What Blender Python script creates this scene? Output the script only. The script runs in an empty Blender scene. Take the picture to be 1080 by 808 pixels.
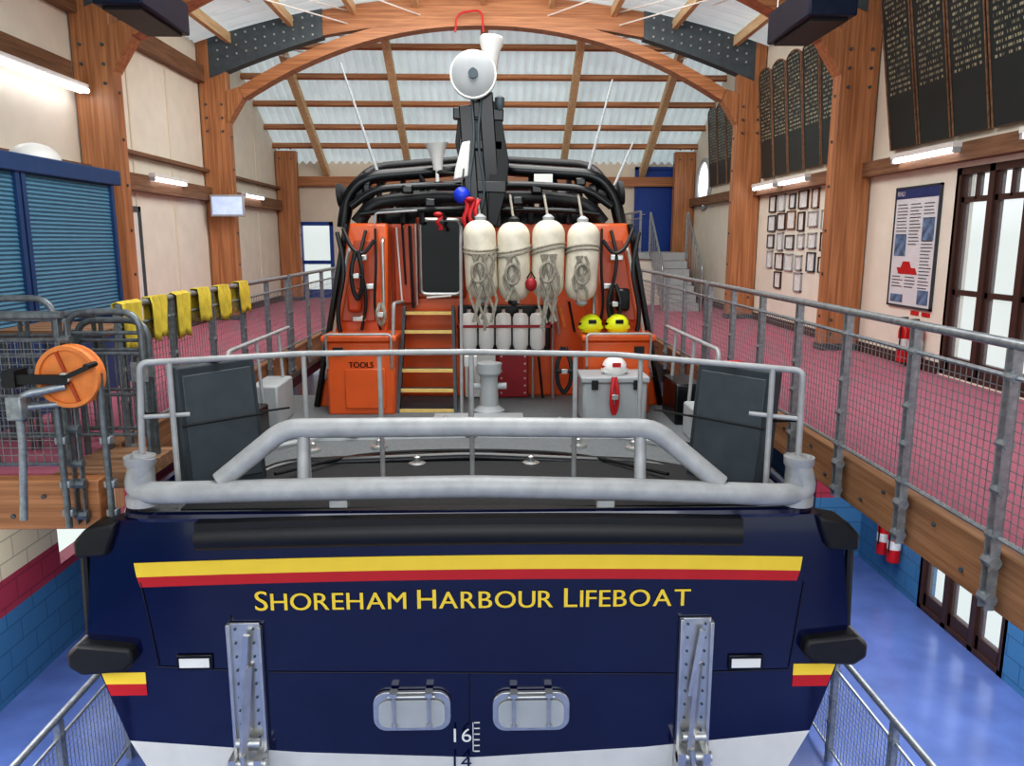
import bpy, math, random, bmesh
from mathutils import Vector, Matrix
random.seed(4)
F=820.0; TH=math.radians(10.4); PS=math.radians(1.4); EYE=1.6
def ray(u,v):
    rx=(u-540)/F; ru=(404-v)/F
    y1=math.cos(TH)+math.sin(TH)*ru; z=-math.sin(TH)+math.cos(TH)*ru
    return Vector((rx*math.cos(PS)+y1*math.sin(PS), y1*math.cos(PS)-rx*math.sin(PS), z))
def P(u,v,Y):
    r=ray(u,v); t=Y/r.y
    return Vector((r.x*t,Y,EYE+r.z*t))
def PX(u,v,X):
    r=ray(u,v); t=X/r.x
    return Vector((X,r.y*t,EYE+r.z*t))
def lin(c):
    return tuple(((x/255)/12.92 if x/255<=0.04045 else ((x/255+0.055)/1.055)**2.4) for x in c)+(1,)
# ---------------------------------------------------------------- materials
def mat(name,col,rough=0.5,metal=0.0,var=0.12,scale=6,stretch=(1,1,1),bump=0.0,emit=0,coat=0,col2=None,alpha=1,lam=None):
    m=bpy.data.materials.new(name); m.use_nodes=True
    nt=m.node_tree; N=nt.nodes; L=nt.links; b=N['Principled BSDF']
    b.inputs['Roughness'].default_value=rough; b.inputs['Metallic'].default_value=metal
    b.inputs['Coat Weight'].default_value=coat; b.inputs['Coat Roughness'].default_value=0.05
    tc=N.new('ShaderNodeTexCoord'); mp=N.new('ShaderNodeMapping'); no=N.new('ShaderNodeTexNoise'); rp=N.new('ShaderNodeValToRGB')
    mp.inputs['Scale'].default_value=stretch; no.inputs['Scale'].default_value=scale; no.inputs['Detail'].default_value=5
    L.new(tc.outputs['Object'],mp.inputs[0]); L.new(mp.outputs[0],no.inputs['Vector']); L.new(no.outputs['Fac'],rp.inputs[0])
    c=lin(col)
    if col2: a=lin(col2)
    else: a=tuple(x*(1-var) for x in c[:3])+(1,); c=tuple(min(1,x*(1+var)) for x in c[:3])+(1,)
    rp.color_ramp.elements[0].position=0.32; rp.color_ramp.elements[1].position=0.68
    rp.color_ramp.elements[0].color=a; rp.color_ramp.elements[1].color=c
    out=rp.outputs[0]
    if lam is not None:
        s=N.new('ShaderNodeSeparateXYZ');L.new(tc.outputs['Object'],s.inputs[0])
        q=N.new('ShaderNodeMath');q.operation='MULTIPLY';q.inputs[1].default_value=21;L.new(s.outputs[lam],q.inputs[0])
        f=N.new('ShaderNodeMath');f.operation='FRACT';L.new(q.outputs[0],f.inputs[0])
        g=N.new('ShaderNodeMath');g.operation='LESS_THAN';g.inputs[1].default_value=.1;L.new(f.outputs[0],g.inputs[0])
        g2=N.new('ShaderNodeMath');g2.operation='MULTIPLY';g2.inputs[1].default_value=.3;L.new(g.outputs[0],g2.inputs[0])
        mx=N.new('ShaderNodeMix');mx.data_type='RGBA';L.new(g2.outputs[0],mx.inputs[0]);L.new(out,mx.inputs[6]);mx.inputs[7].default_value=lin((80,44,24));out=mx.outputs[2]
    L.new(out,b.inputs['Base Color'])
    if bump:
        bp=N.new('ShaderNodeBump'); bp.inputs['Strength'].default_value=bump; bp.inputs['Distance'].default_value=0.01
        L.new(no.outputs['Fac'],bp.inputs['Height']); L.new(bp.outputs[0],b.inputs['Normal'])
    if emit:
        L.new(out,b.inputs['Emission Color']); b.inputs['Emission Strength'].default_value=emit
    if alpha<1: b.inputs['Alpha'].default_value=alpha
    return m
W1=(190,134,92);W2=(150,98,62)
woodz=mat('glulam_vertical',W1,0.42,col2=W2,scale=2.5,stretch=(8,8,0.4),bump=.05,lam=0)
woodx=mat('glulam_across',W1,0.42,col2=W2,scale=2.5,stretch=(0.4,8,8),bump=.05,lam=2)
woody=mat('glulam_along',(172,128,92),0.5,col2=(134,94,64),scale=2.5,stretch=(8,0.4,8),bump=.05,lam=2)
woodd=mat('timber_dark',(142,108,82),0.6,col2=(106,76,54),scale=3,stretch=(9,0.5,9),bump=.1)
woodp=mat('timber_pale',(228,202,160),0.55,col2=(204,170,126),scale=3,stretch=(9,0.6,9))
decking=mat('timber_decking',(160,122,92),0.7,col2=(112,80,56),scale=4,stretch=(0.6,8,8),bump=.2)
roofm=mat('white_corrugated_sheet_glow',(206,222,226),0.4,var=.06,scale=2,emit=.38)  # emission brightens the unlit roof as if daylight came through the sheet
cream=mat('cream_plaster',(226,222,208),0.85,var=.04,scale=3,bump=.05)
creamd=mat('cream_plaster_far',(222,212,194),0.85,var=.04,scale=3,bump=.05)
carpet=mat('maroon_carpet',(176,102,120),0.85,var=.1,scale=60,bump=.2)
bluefl=mat('blue_resin_floor',(90,112,170),0.18,var=.14,scale=2.5,bump=.04)
navy=mat('navy_gloss_paint',(8,15,54),0.12,var=.1,scale=1.5,coat=.6)
seam=mat('navy_seam',(4,8,26),0.5)
white=mat('white_paint',(226,226,222),0.35,var=.04)
whiteh=mat('white_hull_paint',(210,210,206),0.4,var=.07,scale=4)
black=mat('black_rubber',(20,21,24),0.5,var=.2,scale=12,bump=.1)
blackg=mat('black_gloss',(13,14,17),0.22,var=.1)
yellow=mat('yellow_vinyl',(240,206,64),0.4,var=.03)
red=mat('red_vinyl',(186,32,38),0.4,var=.04)
orange=mat('orange_gelcoat',(218,96,40),0.3,var=.09,scale=3,coat=.3)
oranged=mat('orange_dark_trim',(170,68,30),0.4,var=.1)  # darker orange for insets, window trim, pouch and reel spokes
orangereel=mat('orange_plastic',(222,132,66),0.55,var=.12,scale=12)
deckm=mat('grey_nonslip_deck',(108,112,114),0.75,var=.12,scale=40,bump=.3)
matblk=mat('black_deck_matting',(28,30,32),0.7,var=.2,scale=30,bump=.3)
galv=mat('galvanised_steel',(150,156,160),0.38,0.6,var=.2,scale=25)
galvd=mat('weathered_galvanised_steel',(112,118,122),0.42,0.6,var=.25,scale=25)
wire=mat('galvanised_wire',(132,136,140),0.45,0.5,var=.1,scale=20)
alu=mat('painted_aluminium_tube',(166,167,168),0.5,0.15,var=.12,scale=9,bump=.05)
steel=mat('stainless_steel',(205,205,203),0.3,0.85,var=.1,scale=9)
darks=mat('dark_steel_plate',(84,94,100),0.5,.4,var=.15,scale=8)
greyp=mat('dark_grey_foam_board',(56,64,70),0.6,var=.12,scale=10,bump=.1)
greyi=mat('grey_foam_inset',(72,80,86),.55,var=.12,bump=.1)
greyl=mat('light_grey_box',(168,172,174),0.5,var=.06)
shut=mat('blue_shutter',(74,122,148),0.5,.1,var=.05)
shutf=mat('blue_frame',(34,66,110),0.45,var=.08)
bluep=mat('blue_door_paint',(30,70,150),0.4,var=.06)
glassd=mat('dark_glass',(10,12,16),0.08,var=.1)
glass=mat('clear_glass',(225,235,240),0.05,var=.02,alpha=.12)
brown=mat('brown_window_frame',(70,48,42),0.5,var=.1)
tube_em=mat('fluorescent_tube',(250,250,255),0.4,var=.01,emit=5)
brightw=mat('frosted_daylight_pane',(240,246,255),0.4,var=.01,emit=1.2)
yelcloth=mat('yellow_fabric',(202,180,66),0.85,var=.18,scale=10,bump=.3)
extred=mat('extinguisher_red',(196,26,30),0.3,var=.05)
paper=mat('paper',(220,222,220),0.7,var=.12,scale=14)
fendm=mat('fender_white_vinyl',(220,212,194),0.45,var=.14,scale=7,bump=.15)
rope=mat('rope_grey',(146,140,128),0.85,var=.3,scale=40)
hiviz=mat('helmet_hi_vis_yellow',(222,232,40),0.3,var=.04)
bluescr=mat('screen_glow',(180,196,226),0.3,var=.1,emit=.6)
heaterm=mat('heater_blue_black',(22,34,60),0.4,.3,var=.15)
bluepl=mat('blue_plastic',(30,60,200),0.35)
redm=mat('maroon_panel',(150,26,36),0.45,var=.08)
nose=mat('tread_nosing_yellow',(226,196,120),.6)
posters=mat('poster_pale_sheet',(214,216,220),.5,var=.03)
postern=mat('poster_navy',(40,56,110),.5)
posterp=mat('poster_photo_grey',(96,120,150),.5,var=.6,scale=9)
def banded():
    m=bpy.data.materials.new('painted_blockwork'); m.use_nodes=True
    nt=m.node_tree;N=nt.nodes;L=nt.links;b=N['Principled BSDF'];b.inputs['Roughness'].default_value=.5
    g=N.new('ShaderNodeNewGeometry');s=N.new('ShaderNodeSeparateXYZ');L.new(g.outputs['Position'],s.inputs[0])
    r=N.new('ShaderNodeValToRGB');r.color_ramp.interpolation='CONSTANT'
    mr=N.new('ShaderNodeMapRange');mr.inputs[1].default_value=-3;mr.inputs[2].default_value=0
    L.new(s.outputs[2],mr.inputs[0]);L.new(mr.outputs[0],r.inputs[0])
    e=r.color_ramp.elements;e[0].color=lin((74,130,172));e[1].position=.30;e[1].color=lin((178,66,86))
    x=e.new(.42);x.color=lin((234,222,190))
    cb=N.new('ShaderNodeCombineXYZ');ad=N.new('ShaderNodeMath');L.new(s.outputs[0],ad.inputs[0]);L.new(s.outputs[1],ad.inputs[1])
    L.new(ad.outputs[0],cb.inputs[0]);L.new(s.outputs[2],cb.inputs[1])
    br=N.new('ShaderNodeTexBrick');br.inputs['Scale'].default_value=1;br.inputs['Brick Width'].default_value=.45;br.inputs['Row Height'].default_value=.225;br.inputs['Mortar Size'].default_value=.008
    br.inputs['Color1'].default_value=(1,1,1,1);br.inputs['Color2'].default_value=(.93,.93,.93,1);br.inputs['Mortar'].default_value=(.6,.6,.6,1)
    L.new(cb.outputs[0],br.inputs['Vector'])
    mx=N.new('ShaderNodeMix');mx.data_type='RGBA';mx.blend_type='MULTIPLY';mx.inputs[0].default_value=1
    L.new(r.outputs[0],mx.inputs[6]);L.new(br.outputs['Color'],mx.inputs[7]);L.new(mx.outputs[2],b.inputs['Base Color'])
    return m
block=banded()
def boardmat():
    m=bpy.data.materials.new('honours_board_gold_rows'); m.use_nodes=True
    nt=m.node_tree;N=nt.nodes;L=nt.links;b=N['Principled BSDF'];b.inputs['Roughness'].default_value=.4
    tc=N.new('ShaderNodeTexCoord');s=N.new('ShaderNodeSeparateXYZ');L.new(tc.outputs['Object'],s.inputs[0])
    def mth(op,a,bv=None,lnk=None):
        n=N.new('ShaderNodeMath');n.operation=op
        L.new(a,n.inputs[0])
        if lnk is not None:L.new(lnk,n.inputs[1])
        elif bv is not None:n.inputs[1].default_value=bv
        return n.outputs[0]
    zr=mth('MULTIPLY',s.outputs[2],15.0); fr=mth('FRACT',zr); row=mth('LESS_THAN',fr,.45); fl=mth('FLOOR',zr)
    cb=N.new('ShaderNodeCombineXYZ');L.new(mth('MULTIPLY',s.outputs[1],26.0),cb.inputs[0]);L.new(mth('MULTIPLY',fl,7.3),cb.inputs[1]);
    no=N.new('ShaderNodeTexNoise');no.inputs['Scale'].default_value=1.6;no.inputs['Detail'].default_value=3;L.new(cb.outputs[0],no.inputs['Vector'])
    w=mth('GREATER_THAN',no.outputs['Fac'],.52)
    ay=mth('ABSOLUTE',s.outputs[1]);mg=mth('LESS_THAN',ay,.25);az=mth('ABSOLUTE',s.outputs[2]);mz=mth('LESS_THAN',az,.95)
    k=mth('MULTIPLY',mth('MULTIPLY',row,None,w),None,mth('MULTIPLY',mg,None,mz))
    mx=N.new('ShaderNodeMix');mx.data_type='RGBA';mx.inputs[6].default_value=lin((34,46,48));mx.inputs[7].default_value=lin((172,170,140))
    L.new(k,mx.inputs[0]);L.new(mx.outputs[2],b.inputs['Base Color'])
    return m
boardm=boardmat()
# ---------------------------------------------------------------- mesh builder
class MB:
    def __init__(s): s.v=[];s.f=[]
    def add(s,vs,fs):
        o=len(s.v); s.v+= [Vector(x) for x in vs]; s.f+=[tuple(i+o for i in f) for f in fs]; return s
    def box(s,c,d,R=None):
        c=Vector(c);vs=[]
        for x in(-.5,.5):
            for y in(-.5,.5):
                for z in(-.5,.5):
                    p=Vector((x*d[0],y*d[1],z*d[2])); vs.append(c+(R@p if R else p))
        return s.add(vs,[(0,1,3,2),(4,6,7,5),(0,4,5,1),(2,3,7,6),(0,2,6,4),(1,5,7,3)])
    def bb(s,x0,x1,y0,y1,z0,z1): return s.box(((x0+x1)/2,(y0+y1)/2,(z0+z1)/2),(abs(x1-x0),abs(y1-y0),abs(z1-z0)))
    def beam(s,p,q,w,h,up=(0,0,1)):
        p=Vector(p);q=Vector(q);d=(q-p);l=d.length;d.normalize();up=Vector(up)
        a=d.cross(up)
        if a.length<1e-4:a=d.cross(Vector((0,1,0)))
        a.normalize();b=a.cross(d)
        R=Matrix((a,d,b)).transposed()
        return s.box((p+q)/2,(w,l,h),R)
    def rings(s,R,closed=False,caps=True):
        n=len(R[0]);m=len(R);vs=[x for g in R for x in g];fs=[]
        for i in range(m if closed else m-1):
            j=(i+1)%m
            for k in range(n):fs.append((i*n+k,i*n+(k+1)%n,j*n+(k+1)%n,j*n+k))
        if caps and not closed:fs+= [tuple(range(n))[::-1],tuple((m-1)*n+k for k in range(n))]
        return s.add(vs,fs)
    def tube(s,pts,r,n=10,caps=True,closed=False):
        pts=[Vector(p) for p in pts];m=len(pts);rings=[];prev=None
        for i,p in enumerate(pts):
            if closed:t=(pts[(i+1)%m]-pts[i-1])
            elif i==0:t=pts[1]-p
            elif i==m-1:t=p-pts[i-1]
            else:t=(pts[i+1]-p).normalized()+(p-pts[i-1]).normalized()
            t.normalize()
            if prev is None:
                a=t.cross(Vector((0,0,1)))
                if a.length<.05:a=t.cross(Vector((1,0,0)))
            else:a=prev-t*prev.dot(t)
            a.normalize();prev=a;b=t.cross(a)
            rr=r[i] if isinstance(r,(list,tuple)) else r
            rings.append([p+(a*math.cos(2*math.pi*k/n)+b*math.sin(2*math.pi*k/n))*rr for k in range(n)])
        return s.rings(rings,closed,caps)
    def sphere(s,c,r,nu=16,nv=10,v0=-.5,v1=.5):
        if not isinstance(r,(tuple,list)):r=(r,r,r)
        c=Vector(c);R=[]
        for j in range(nv+1):
            t=math.pi*(v0+(v1-v0)*j/nv);R.append([c+Vector((r[0]*max(math.cos(t),1e-3)*math.cos(2*math.pi*i/nu),r[1]*max(math.cos(t),1e-3)*math.sin(2*math.pi*i/nu),r[2]*math.sin(t))) for i in range(nu)])
        return s.rings(R)
    def cyl(s,p,q,r,n=16): return s.tube([p,q],r,n)
    def lathe(s,prof,c,axis=(0,0,1),n=20):
        ax=Vector(axis).normalized();c=Vector(c);a=ax.cross(Vector((0,0,1)))
        if a.length<.3:a=ax.cross(Vector((0,1,0)))
        a.normalize();b=ax.cross(a)
        return s.rings([[c+ax*t+(a*math.cos(2*math.pi*k/n)+b*math.sin(2*math.pi*k/n))*max(r,1e-3) for k in range(n)] for r,t in prof])
    def prism(s,poly,off):
        poly=[Vector(p) for p in poly];off=Vector(off);n=len(poly)
        return s.add(poly+[p+off for p in poly],[tuple(range(n)),tuple(range(n,2*n))[::-1]]+[(i,i+n,(i+1)%n+n,(i+1)%n) for i in range(n)])
    def strip(s,a,b,off):
        a=[Vector(p) for p in a];b=[Vector(p) for p in b];off=Vector(off);n=len(a)
        vs=a+b+[p+off for p in a]+[p+off for p in b];fs=[]
        for i in range(n-1):
            fs+=[(i,i+1,n+i+1,n+i),(2*n+i,3*n+i,3*n+i+1,2*n+i+1),(i,2*n+i,2*n+i+1,i+1),(n+i,n+i+1,3*n+i+1,3*n+i)]
        fs+=[(0,n,3*n,2*n),(n-1,3*n-1,4*n-1,2*n-1)]
        return s.add(vs,fs)
def rnd(pts,r,n=5):
    pts=[Vector(p) for p in pts];o=[pts[0]]
    for i in range(1,len(pts)-1):
        a,b,c=pts[i-1],pts[i],pts[i+1]
        ra=min(r,(a-b).length*.45);rc=min(r,(c-b).length*.45)
        s=b+(a-b).normalized()*ra;e=b+(c-b).normalized()*rc
        for k in range(n+1):
            t=k/n;o.append(s*(1-t)**2+b*2*t*(1-t)+e*t*t)
    o.append(pts[-1]);return o
WL={}
def mk(name,mb,m,parent=None,bev=0,smooth=True,label=None,cat=None,group=None,kind=None,solid=0):
    if isinstance(mb,list):
        return [mk(name,x,m,parent,bev,smooth,label,cat,group,kind,solid) for x in mb]
    c=sum(mb.v,Vector())/len(mb.v)
    me=bpy.data.meshes.new(name);me.from_pydata([v-c for v in mb.v],[],mb.f);me.validate();me.update()
    b=bmesh.new();b.from_mesh(me);bmesh.ops.recalc_face_normals(b,faces=b.faces);b.to_mesh(me);b.free()
    me.materials.append(m)
    if smooth:
        me.polygons.foreach_set('use_smooth',[True]*len(me.polygons));me.set_sharp_from_angle(angle=math.radians(38))
    o=bpy.data.objects.new(name,me);bpy.context.collection.objects.link(o)
    WL[o]=c
    if parent: o.parent=parent;o.location=c-WL[parent]
    else:o.location=c
    if solid:
        md=o.modifiers.new('s','SOLIDIFY');md.thickness=solid
    if bev:
        md=o.modifiers.new('b','BEVEL');md.width=bev;md.segments=2;md.limit_method='ANGLE'
    meta(o,label,cat,group,kind);return o
def meta(o,label=None,cat=None,group=None,kind=None):
    for k,v in(('label',label),('category',cat),('group',group),('kind',kind)):
        if v:o[k]=v
def thing(name,loc,label,cat,group=None):
    o=bpy.data.objects.new(name,None);bpy.context.collection.objects.link(o);o.empty_display_size=.1
    o.location=Vector(loc);WL[o]=Vector(loc);meta(o,label,cat,group);return o
def txt(s,bold=0):
    cu=bpy.data.curves.new('t','FONT');cu.body=s;cu.size=1;cu.offset=bold;cu.resolution_u=4
    ob=bpy.data.objects.new('t',cu);bpy.context.collection.objects.link(ob)
    dg=bpy.context.evaluated_depsgraph_get();me=bpy.data.meshes.new_from_object(ob.evaluated_get(dg))
    vs=[v.co.copy() for v in me.vertices];fs=[tuple(p.vertices) for p in me.polygons]
    bpy.data.objects.remove(ob);bpy.data.meshes.remove(me);return vs,fs
# ---------------------------------------------------------------- camera
cd=bpy.data.cameras.new('camera');cd.sensor_width=36;cd.lens=F/1080*36;cd.clip_start=.05
cam=bpy.data.objects.new('camera',cd);bpy.context.collection.objects.link(cam);cam.location=(0,0,EYE)
cam.rotation_euler=(math.pi/2-TH,0,-PS);bpy.context.scene.camera=cam
sc=bpy.context.scene
sc.view_settings.view_transform='Standard'
try: sc.view_settings.look='Medium High Contrast'
except Exception as ex: print('look',ex)
XB=-.15; XL=-5.7; XR=5.4; YF=22.0; ZG=-3.0
# ---------------------------------------------------------------- shell
def S(name,mb,m,**k): return mk(name,mb,m,kind='structure',**k)
def walled(fixed,t,a0,a1,z0,z1,holes,axis):
    aa=sorted({a0,a1}|{h[0] for h in holes}|{h[1] for h in holes});zz=sorted({z0,z1}|{h[2] for h in holes}|{h[3] for h in holes})
    mb=MB()
    for i in range(len(aa)-1):
        for j in range(len(zz)-1):
            ca=(aa[i]+aa[i+1])/2;cz=(zz[j]+zz[j+1])/2
            if any(h[0]<ca<h[1] and h[2]<cz<h[3] for h in holes):continue
            if axis=='y':mb.bb(fixed,fixed+t,aa[i],aa[i+1],zz[j],zz[j+1])
            elif axis=='x':mb.bb(aa[i],aa[i+1],fixed,fixed+t,zz[j],zz[j+1])
            else:mb.bb(zz[j],zz[j+1],aa[i],aa[i+1],fixed,fixed+t)
    return mb
S('floor',MB().bb(XL-.3,XR+.3,-2,YF,ZG-.1,ZG),bluefl,smooth=False)
S('wall_right',walled(XR,.2,-2,YF+.2,0,5.6,[(6.1,9.15,.02,2.42)],'y'),cream,smooth=False)
S('wall_right_lower',walled(XR,.2,-2,YF+.2,ZG,0,[(7.5,9.1,ZG,-.8)],'y'),block,smooth=False)
S('wall_left',walled(XL-.2,.2,-2,YF+.2,0,5.6,[(16.5,17.6,.9,2.2)],'y'),cream,smooth=False)
S('wall_left_lower',walled(-5.1,.2,-2,YF+.2,ZG,-.37,[(8.4,10.4,-2.0,-.6)],'y'),block,smooth=False)
S('wall_back',walled(YF,.2,XL,XR,ZG,4.3,[(-5.35,-4.4,.02,2.1)],'x'),creamd,smooth=False)
def rz(x): return 6.25-.8*((x-XB)/5.2)**2
nx=40;ys=[-2+.045*i for i in range(int(19.4/.045)+1)];vs=[];fs=[]
for y in ys:
    for i in range(nx+1):
        x=XL-.2+(XR-XL+.4)*i/nx;vs.append((x,y,rz(x)+.022*math.sin(2*math.pi*y/.2)))
for j in range(len(ys)-1):
    for i in range(nx):a=j*(nx+1)+i;fs.append((a,a+1,a+nx+2,a+nx+1))
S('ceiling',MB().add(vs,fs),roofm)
vs=[];fs=[];n=int((XR-XL+.4)/.04)
for i in range(n+1):
    x=XL-.2+.04*i;w=.045*math.sin(2*math.pi*x/.2)
    vs+=[(x,17.0,6.33+w),(x,YF+.1,3.63+w)]
for i in range(n):fs.append((2*i,2*i+2,2*i+3,2*i+1))
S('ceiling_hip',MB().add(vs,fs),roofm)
def hz(y): return 3.68+.53*(YF-y)
for k,dx in enumerate((-4.9,-3.7,-2.5,-1.3,0,1.3,2.5,3.7,4.9)):
    x=XB+dx
    mk('roof_purlin',MB().bb(x-.05,x+.05,-1,17.2,rz(x)-.22,rz(x)-.04),woodp,label='pale timber purlin running along the curved roof underside',cat='roof timber',group='roof purlins')
for k,y in enumerate((17.9,18.75,19.6,20.4,21.1)):
    mk('roof_purlin',MB().beam((XL,y,hz(y)-.14),(XR,y,hz(y)-.14),.08,.12,(0,1,2)),woodx,label='brown timber purlin across the sloping end roof',cat='roof timber',group='end roof purlins')
for x in(-4.5,-2.25,XB,1.9,4.1):
    mk('roof_rafter',MB().beam((x,17.1,hz(17.1)-.30),(x,YF-.05,hz(YF)-.30),.16,.2),woodp,label='pale sawn timber rafter sloping down under the end roof',cat='roof timber',group='end roof rafters')
mk('timber_wall_plate',MB().bb(XL+.4,XR-.4,YF-.2,YF,3.05,3.3),woodx,label='brown glulam wall plate across the end wall',cat='timber beam')
def truss(y):
    t=thing('timber_roof_arch',(XB,y,4.3),'orange-brown laminated timber roof arch with bolted steel haunch plates','roof arch','laminated roof arches')
    X=[-5.3+10.6*i/40 for i in range(41)]
    f=lambda x:6.0-.8*(abs(x)/5.2)**2
    mk('arch_beam',MB().strip([(XB+x,y-.1,f(x)+.22) for x in X],[(XB+x,y-.1,f(x)-.24) for x in X],(0,.2,0)),woodx,t)
    g=lambda x:5.86-1.32*(abs(x)/4.7)**2.1
    X2=[-4.74+9.48*i/40 for i in range(41)]
    mk('curved_brace',MB().strip([(XB+x,y-.16,g(x)) for x in X2],[(XB+x*.983,y-.16,g(x)-.2) for x in X2],(0,.32,0)),woodx,t)
    for sg in(-1,1):
        G=[sg*(3.1+2.2*i/12) for i in range(13)]
        p=mk('steel_plate',MB().strip([(XB+x,y-.13,f(x)+.25) for x in G],[(XB+x,y-.13,f(x)-.27-.2*(abs(x)-3.1)/2) for x in G],(0,.26,0)),darks,t)
        m=MB()
        for i in range(1,12):
            for o in(.14,-.04,-.2):
                x=G[i];m.cyl((XB+x,y-.15,f(x)+o),(XB+x,y-.12,f(x)+o),.02,8)
        b=mk('bolt_pattern',m,steel,p)
        mk('corbel',MB().prism([(XB+sg*4.5,y-.14,g(4.5)-.05),(XB+sg*5.0,y-.14,g(4.6)-.15),(XB+sg*5.0,y-.14,3.85)],(0,.28,0)),woodz,t)
        mk('tie_rod',[MB().cyl((XB+sg*a,y-.05,f(a)-.1),(XB+sg*b_,y+c_,rz(XB+b_)-.15),.014,6) for a,b_,c_ in((3.4,1.0,3.5),(4.4,2.6,4.5),(2.6,4.4,-3.2),(1.2,3.2,-3.2),(4.6,4.0,3.0))],white,t)
    return t
for y in(6.6,11.4,16.1):truss(y)
pp=[P(480,34,15.7),P(482,14,15.7),P(508,10,15.7),P(510,34,15.7)]
mk('red_pipe_loop',MB().tube(rnd(pp,.15),.02,8),red,label='red painted pipe loop at the arch crown',cat='pipe')
def column(x,y,sg,top,lab):
    t=thing('timber_column',(x,y,ZG),lab,'column','glulam columns')
    mk('post',MB().bb(x-.27,x+.27,y-.12,y+.12,ZG,top),woodz,t,bev=.012)
    m=MB()
    for z in(.25,.45,3.7,3.95,4.2):
        for o in(-.15,.15):m.cyl((x+o,y-.145,z),(x+o,y-.115,z),.022,8)
    for i in range(6):m.cyl((x-sg*.285,y,.5+i*.62),(x-sg*.26,y,.5+i*.62),.02,8)
    mk('bolt_pattern',m,darks,t)
    mk('base_shoe',MB().bb(x-.285,x+.285,y-.135,y+.135,0.005,.1),darks,t)
COLY=((11.4,5.5),(16.1,5.5),(21.3,3.9))
for y,top in COLY:
    column(XR-.29,y,1,top,'tall orange-brown laminated timber column against the wall')
    column(XL+.29,y,-1,top,'tall orange-brown laminated timber column against the wall')
for i,(x,z,h,y0,y1) in enumerate(((XR-.08,2.58,.2,-1,21.9),(XL+.08,2.5,.26,-1,21.9),(XL+.08,3.78,.3,-1,11),(XL+.08,4.75,.3,-1,17.5),(XL+.06,2.95,.06,11.8,21.5))):
    mk('wall_beam',MB().bb(x-.07,x+.07,y0,y1,z-h/2,z+h/2),woodd,label='brown timber rail fixed along the plastered wall',cat='timber beam',group='horizontal wall beams')
for i,y in enumerate((12.9,14.4,17.9,19.5)):
    S('trim_%d'%(i+1),MB().bb(XL,XL+.02,y-.02,y+.02,0,4.6),creamd)
S('baseboard_right',MB().bb(XR-.03,XR,9.2,YF,0,.14),brown);S('baseboard_left',MB().bb(XL,XL+.03,5.3,YF,0,.14),brown)
S('trim_5',MB().bb(4.7,XR,10.75,11.2,ZG,-.3),block,smooth=False)
# ---------------------------------------------------------------- walkways
t=thing('walkway',(4,5,0),'raised walkway with maroon carpet and bolted timber edge beam','walkway')
mk('carpet',walled(-.06,.06,-1.5,YF-.01,2.74,XR-.005,[(y-.121,y+.121,XR-.561,XR-.019) for y,_ in COLY],'z'),carpet,t,smooth=False)
mk('edge_beam',MB().bb(2.6,2.74,-1.5,YF-.01,-.3,.03),woody,t,bev=.01)
m=MB()
for i in range(60):
    y=2.2+i*.3;m.cyl((2.585,y,-.05 if i%2 else -.2),(2.6,y,-.05 if i%2 else -.2),.014,6)
mk('bolt_pattern',m,darks,t)
for i in range(10):mk('joist',MB().bb(2.74,4.8,1+i*1.5,1.1+i*1.5,-.28,-.06),woodx,t)
t=thing('walkway',(-4.3,5.2,0),'raised walkway with maroon carpet and timber end beam','walkway')
mk('carpet',walled(-.06,.06,5.3,YF-.01,XL+.005,-3.07,[(y-.121,y+.121,XL+.019,XL+.561) for y,_ in COLY],'z'),carpet,t,smooth=False)
mk('edge_beam',MB().bb(-3.07,-2.93,6.0,YF-.01,-.34,.03),woody,t,bev=.01)
mk('end_beam',MB().bb(XL+.01,-2.7,5.16,5.3,-.36,-.01),woodx,t,bev=.01)
mk('boarding_platform',MB().bb(-3.07,-2.5,5.3,6.0,-.1,0),decking,t)
m=MB()
for i in range(12):m.cyl((-2.85-i*.22,5.145,-.12 if i%2 else -.26),(-2.85-i*.22,5.16,-.12 if i%2 else -.26),.016,6)
mk('bolt_pattern',m,darks,t)
# ---------------------------------------------------------------- railings
def railing(p,q,n,h,lab,group='galvanised mesh railings',drop=.28,sp=.05,mm=None):
    g_=mm or galv
    p=Vector(p);q=Vector(q);d=(q-p);L=d.length;d.normalize();side=Vector((d.y,-d.x,0))
    t=thing('railing',p,lab,'railing',group)
    up=Vector((0,0,1))
    mk('handrail',MB().tube([p+up*h,q+up*h],.027,10),g_,t)
    mk('lower_rail',[MB().tube([p+up*.12,q+up*.12],.014,6),MB().tube([p+up*(h-.16),q+up*(h-.16)],.014,6)],g_,t)
    for i in range(n):
        c=p+d*(L*i/(n-1));m=MB()
        for s in(-1,1):
            m.beam(c+d*s*.026-up*drop,c+d*s*.026+up*(h-.02),.05,.01,d)
        for z in(.12,.36,.6,h-.16):m.cyl(c-d*.04+up*z,c+d*.04+up*z,.03,8)
        if drop>.1:m.cyl(c-d*.04-up*(drop-.06),c+d*.04-up*(drop-.06),.035,8).cyl(c-d*.04-up*.02,c+d*.04-up*.02,.035,8)
        mk('post',m,g_,t)
        if i<n-1:
            a=c+d*.06;b=p+d*(L*(i+1)/(n-1))-d*.06;m=MB();w=(b-a).length;k=int(w/sp);kz=int((h-.3)/sp)
            for j in range(k+1):
                x=a+(b-a)*j/k;m.beam(x+up*.13,x+up*(h-.17),.004,.004,side)
            for j in range(kz+1):
                z=.13+(h-.3)*j/kz;m.beam(a+up*z,b+up*z,.004,.004)
            mk('mesh_panel',m,wire,t,smooth=False)
    return t
RX=2.55;LX=-2.88
railing((RX,2.8,0),(RX,9.1,0),8,1.1,'galvanised steel railing with wire mesh beside the carpeted walkway')
railing((RX,9.25,0),(RX,16.6,0),8,1.1,'galvanised steel railing with wire mesh beside the carpeted walkway',sp=.07)
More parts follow.
